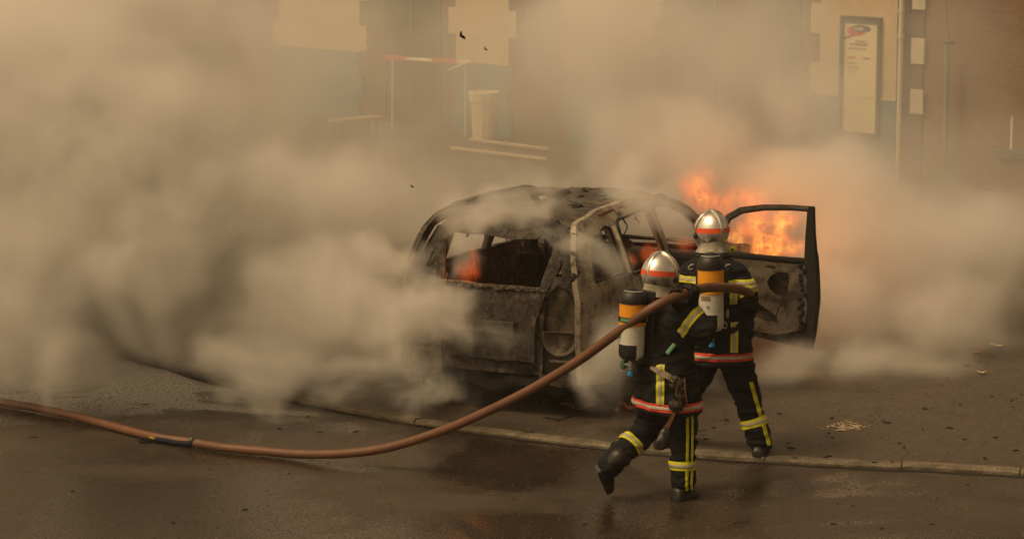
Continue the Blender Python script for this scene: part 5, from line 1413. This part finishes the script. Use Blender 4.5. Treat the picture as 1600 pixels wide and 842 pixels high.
veil = [
    B(100, 200, 31, 3.5, 3.0, 3.5, 1.0), B(350, 250, 30, 2.2, 2.5, 1.6, .7), B(600, 330, 29, 2.0, 2.5, 1.1, .7), B(850, 350, 29, 2.0, 2.5, .9, .6), B(1100, 250, 29, 1.8, 2.2, 2.0, .6), B(930, 60, 30, 1.6, 2.0, 2.0, .5),
    B(1350, 300, 28.5, 2.0, 2.0, 1.4, .7), B(1540, 330, 28.4, 1.8, 2.0, 1.5, .9), B(1540, 80, 28.4, 1.6, 1.6, 1.6, .2), B(1150, 130, 29, 2.4, 2.0, 2.4, .4), B(650, 120, 30.5, 3.0, 2.2, 2.2, .65), B(400, 60, 31, 2.4, 2.0, 1.8, .6), B(900, 150, 30, 2.4, 2.0, 2.0, .5), B(1400, 120, 27.5, 2.2, 1.6, 2.2, .4), B(1200, 60, 29, 1.4, 2.0, 1.4, .5),
]
gn_volume('smoke', (-9.5, 25.6, .10), (7.5, 33.5, 5.2), .10, veil, 1.3, .6, 1.1, .75, .62, M_SM,
          label='thin smoke veil hanging in front of the building behind the car', cat='smoke', kind='stuff')

def flame_mat(name, k, hot):
    s = NT(name); vi = s.n('ShaderNodeVolumeInfo'); v = s.n('ShaderNodeVolumePrincipled')
    s.l(s.ramp(vi.outputs['Density'], [(0.0, (1.0, .09, .012)), (.45, (1.0, .17, .022)), (.8, hot), (1.0, tuple(min(1, c * 1.5) for c in hot))]), v.inputs['Emission Color'])
    m = s.n('ShaderNodeMath', operation='MULTIPLY'); s.l(vi.outputs['Density'], m.inputs[0]); m.inputs[1].default_value = k
    s.l(m.outputs[0], v.inputs['Emission Strength']); m2 = s.n('ShaderNodeMath', operation='MULTIPLY'); s.l(vi.outputs['Density'], m2.inputs[0]); m2.inputs[1].default_value = 4.0; s.l(m2.outputs[0], v.inputs['Density'])
    v.inputs['Color'].default_value = (.25, .09, .03, 1)
    s.l(v.outputs[0], s.out.inputs[1]); return s.m
M_FL = flame_mat('orange_flame', 8.0, (1.0, .40, .07)); M_FL2 = flame_mat('deep_red_flame', 6.0, (1.0, .16, .05))
fl = [B(1160, 396, 23.6, .24, .25, .12, 1.1), B(1205, 385, 23.7, .26, .25, .20, 1.1), B(1228, 350, 23.8, .20, .2, .24, .9), B(1190, 345, 23.8, .20, .2, .26, .8), B(1155, 370, 23.6, .2, .2, .16, .9),
      B(1088, 300, 23.9, .20, .25, .28, .7), B(1125, 325, 23.8, .20, .2, .20, .5), B(1245, 395, 23.6, .14, .2, .12, .9), B(1170, 310, 23.9, .3, .2, .14, .35)]
gn_volume('flame', (1.1, 23.0, .55), (3.2, 24.5, 2.3), .02, fl, .30, 3.0, 6.0, 1.7, 1.5, M_FL, z_st=(1.3, 1.3, .55), det=4.0, ridge=.075,
          label='orange flames leaping behind the open front door', cat='fire', kind='stuff')
fl2 = [B(728, 424, 21.0, .12, .15, .13, .95), B(738, 402, 21.1, .07, .12, .17, .75)]
gn_volume('flame', (-.8, 20.7, .85), (.1, 21.4, 1.5), .012, fl2, .12, 5.0, 12.0, 1.5, 1.0, M_FL2, z_st=(1.6, 1.6, .4), det=4.0, ridge=.09,
          label='small red flame inside the rear window of the burnt car', cat='fire', kind='stuff')
fl3 = [B(985, 405, 21.7, .10, .15, .09, 1.0), B(1018, 395, 21.9, .13, .15, .12, 1.0), B(1070, 380, 22.4, .12, .15, .10, .7)]
gn_volume('flame', (.6, 21.4, .75), (1.8, 22.7, 1.5), .014, fl3, .12, 4.0, 11.0, 1.5, .9, M_FL2, z_st=(1.5, 1.5, .5), det=4.0, ridge=.09,
          label='red glow of flames inside the side windows of the burnt car', cat='fire', kind='stuff')
for loc, e_, r_ in ((P(1195, 370, 23.7), 22, .3), (P(728, 415, 21.05), 3, .08), (P(1015, 398, 21.85), 3, .1)):
    L_ = bpy.data.lights.new('fire_glow', 'POINT'); L_.energy = e_; L_.color = (1.0, .30, .07); L_.shadow_soft_size = r_
    lo_ = bpy.data.objects.new('fire_glow', L_); C.objects.link(lo_); lo_.location = loc
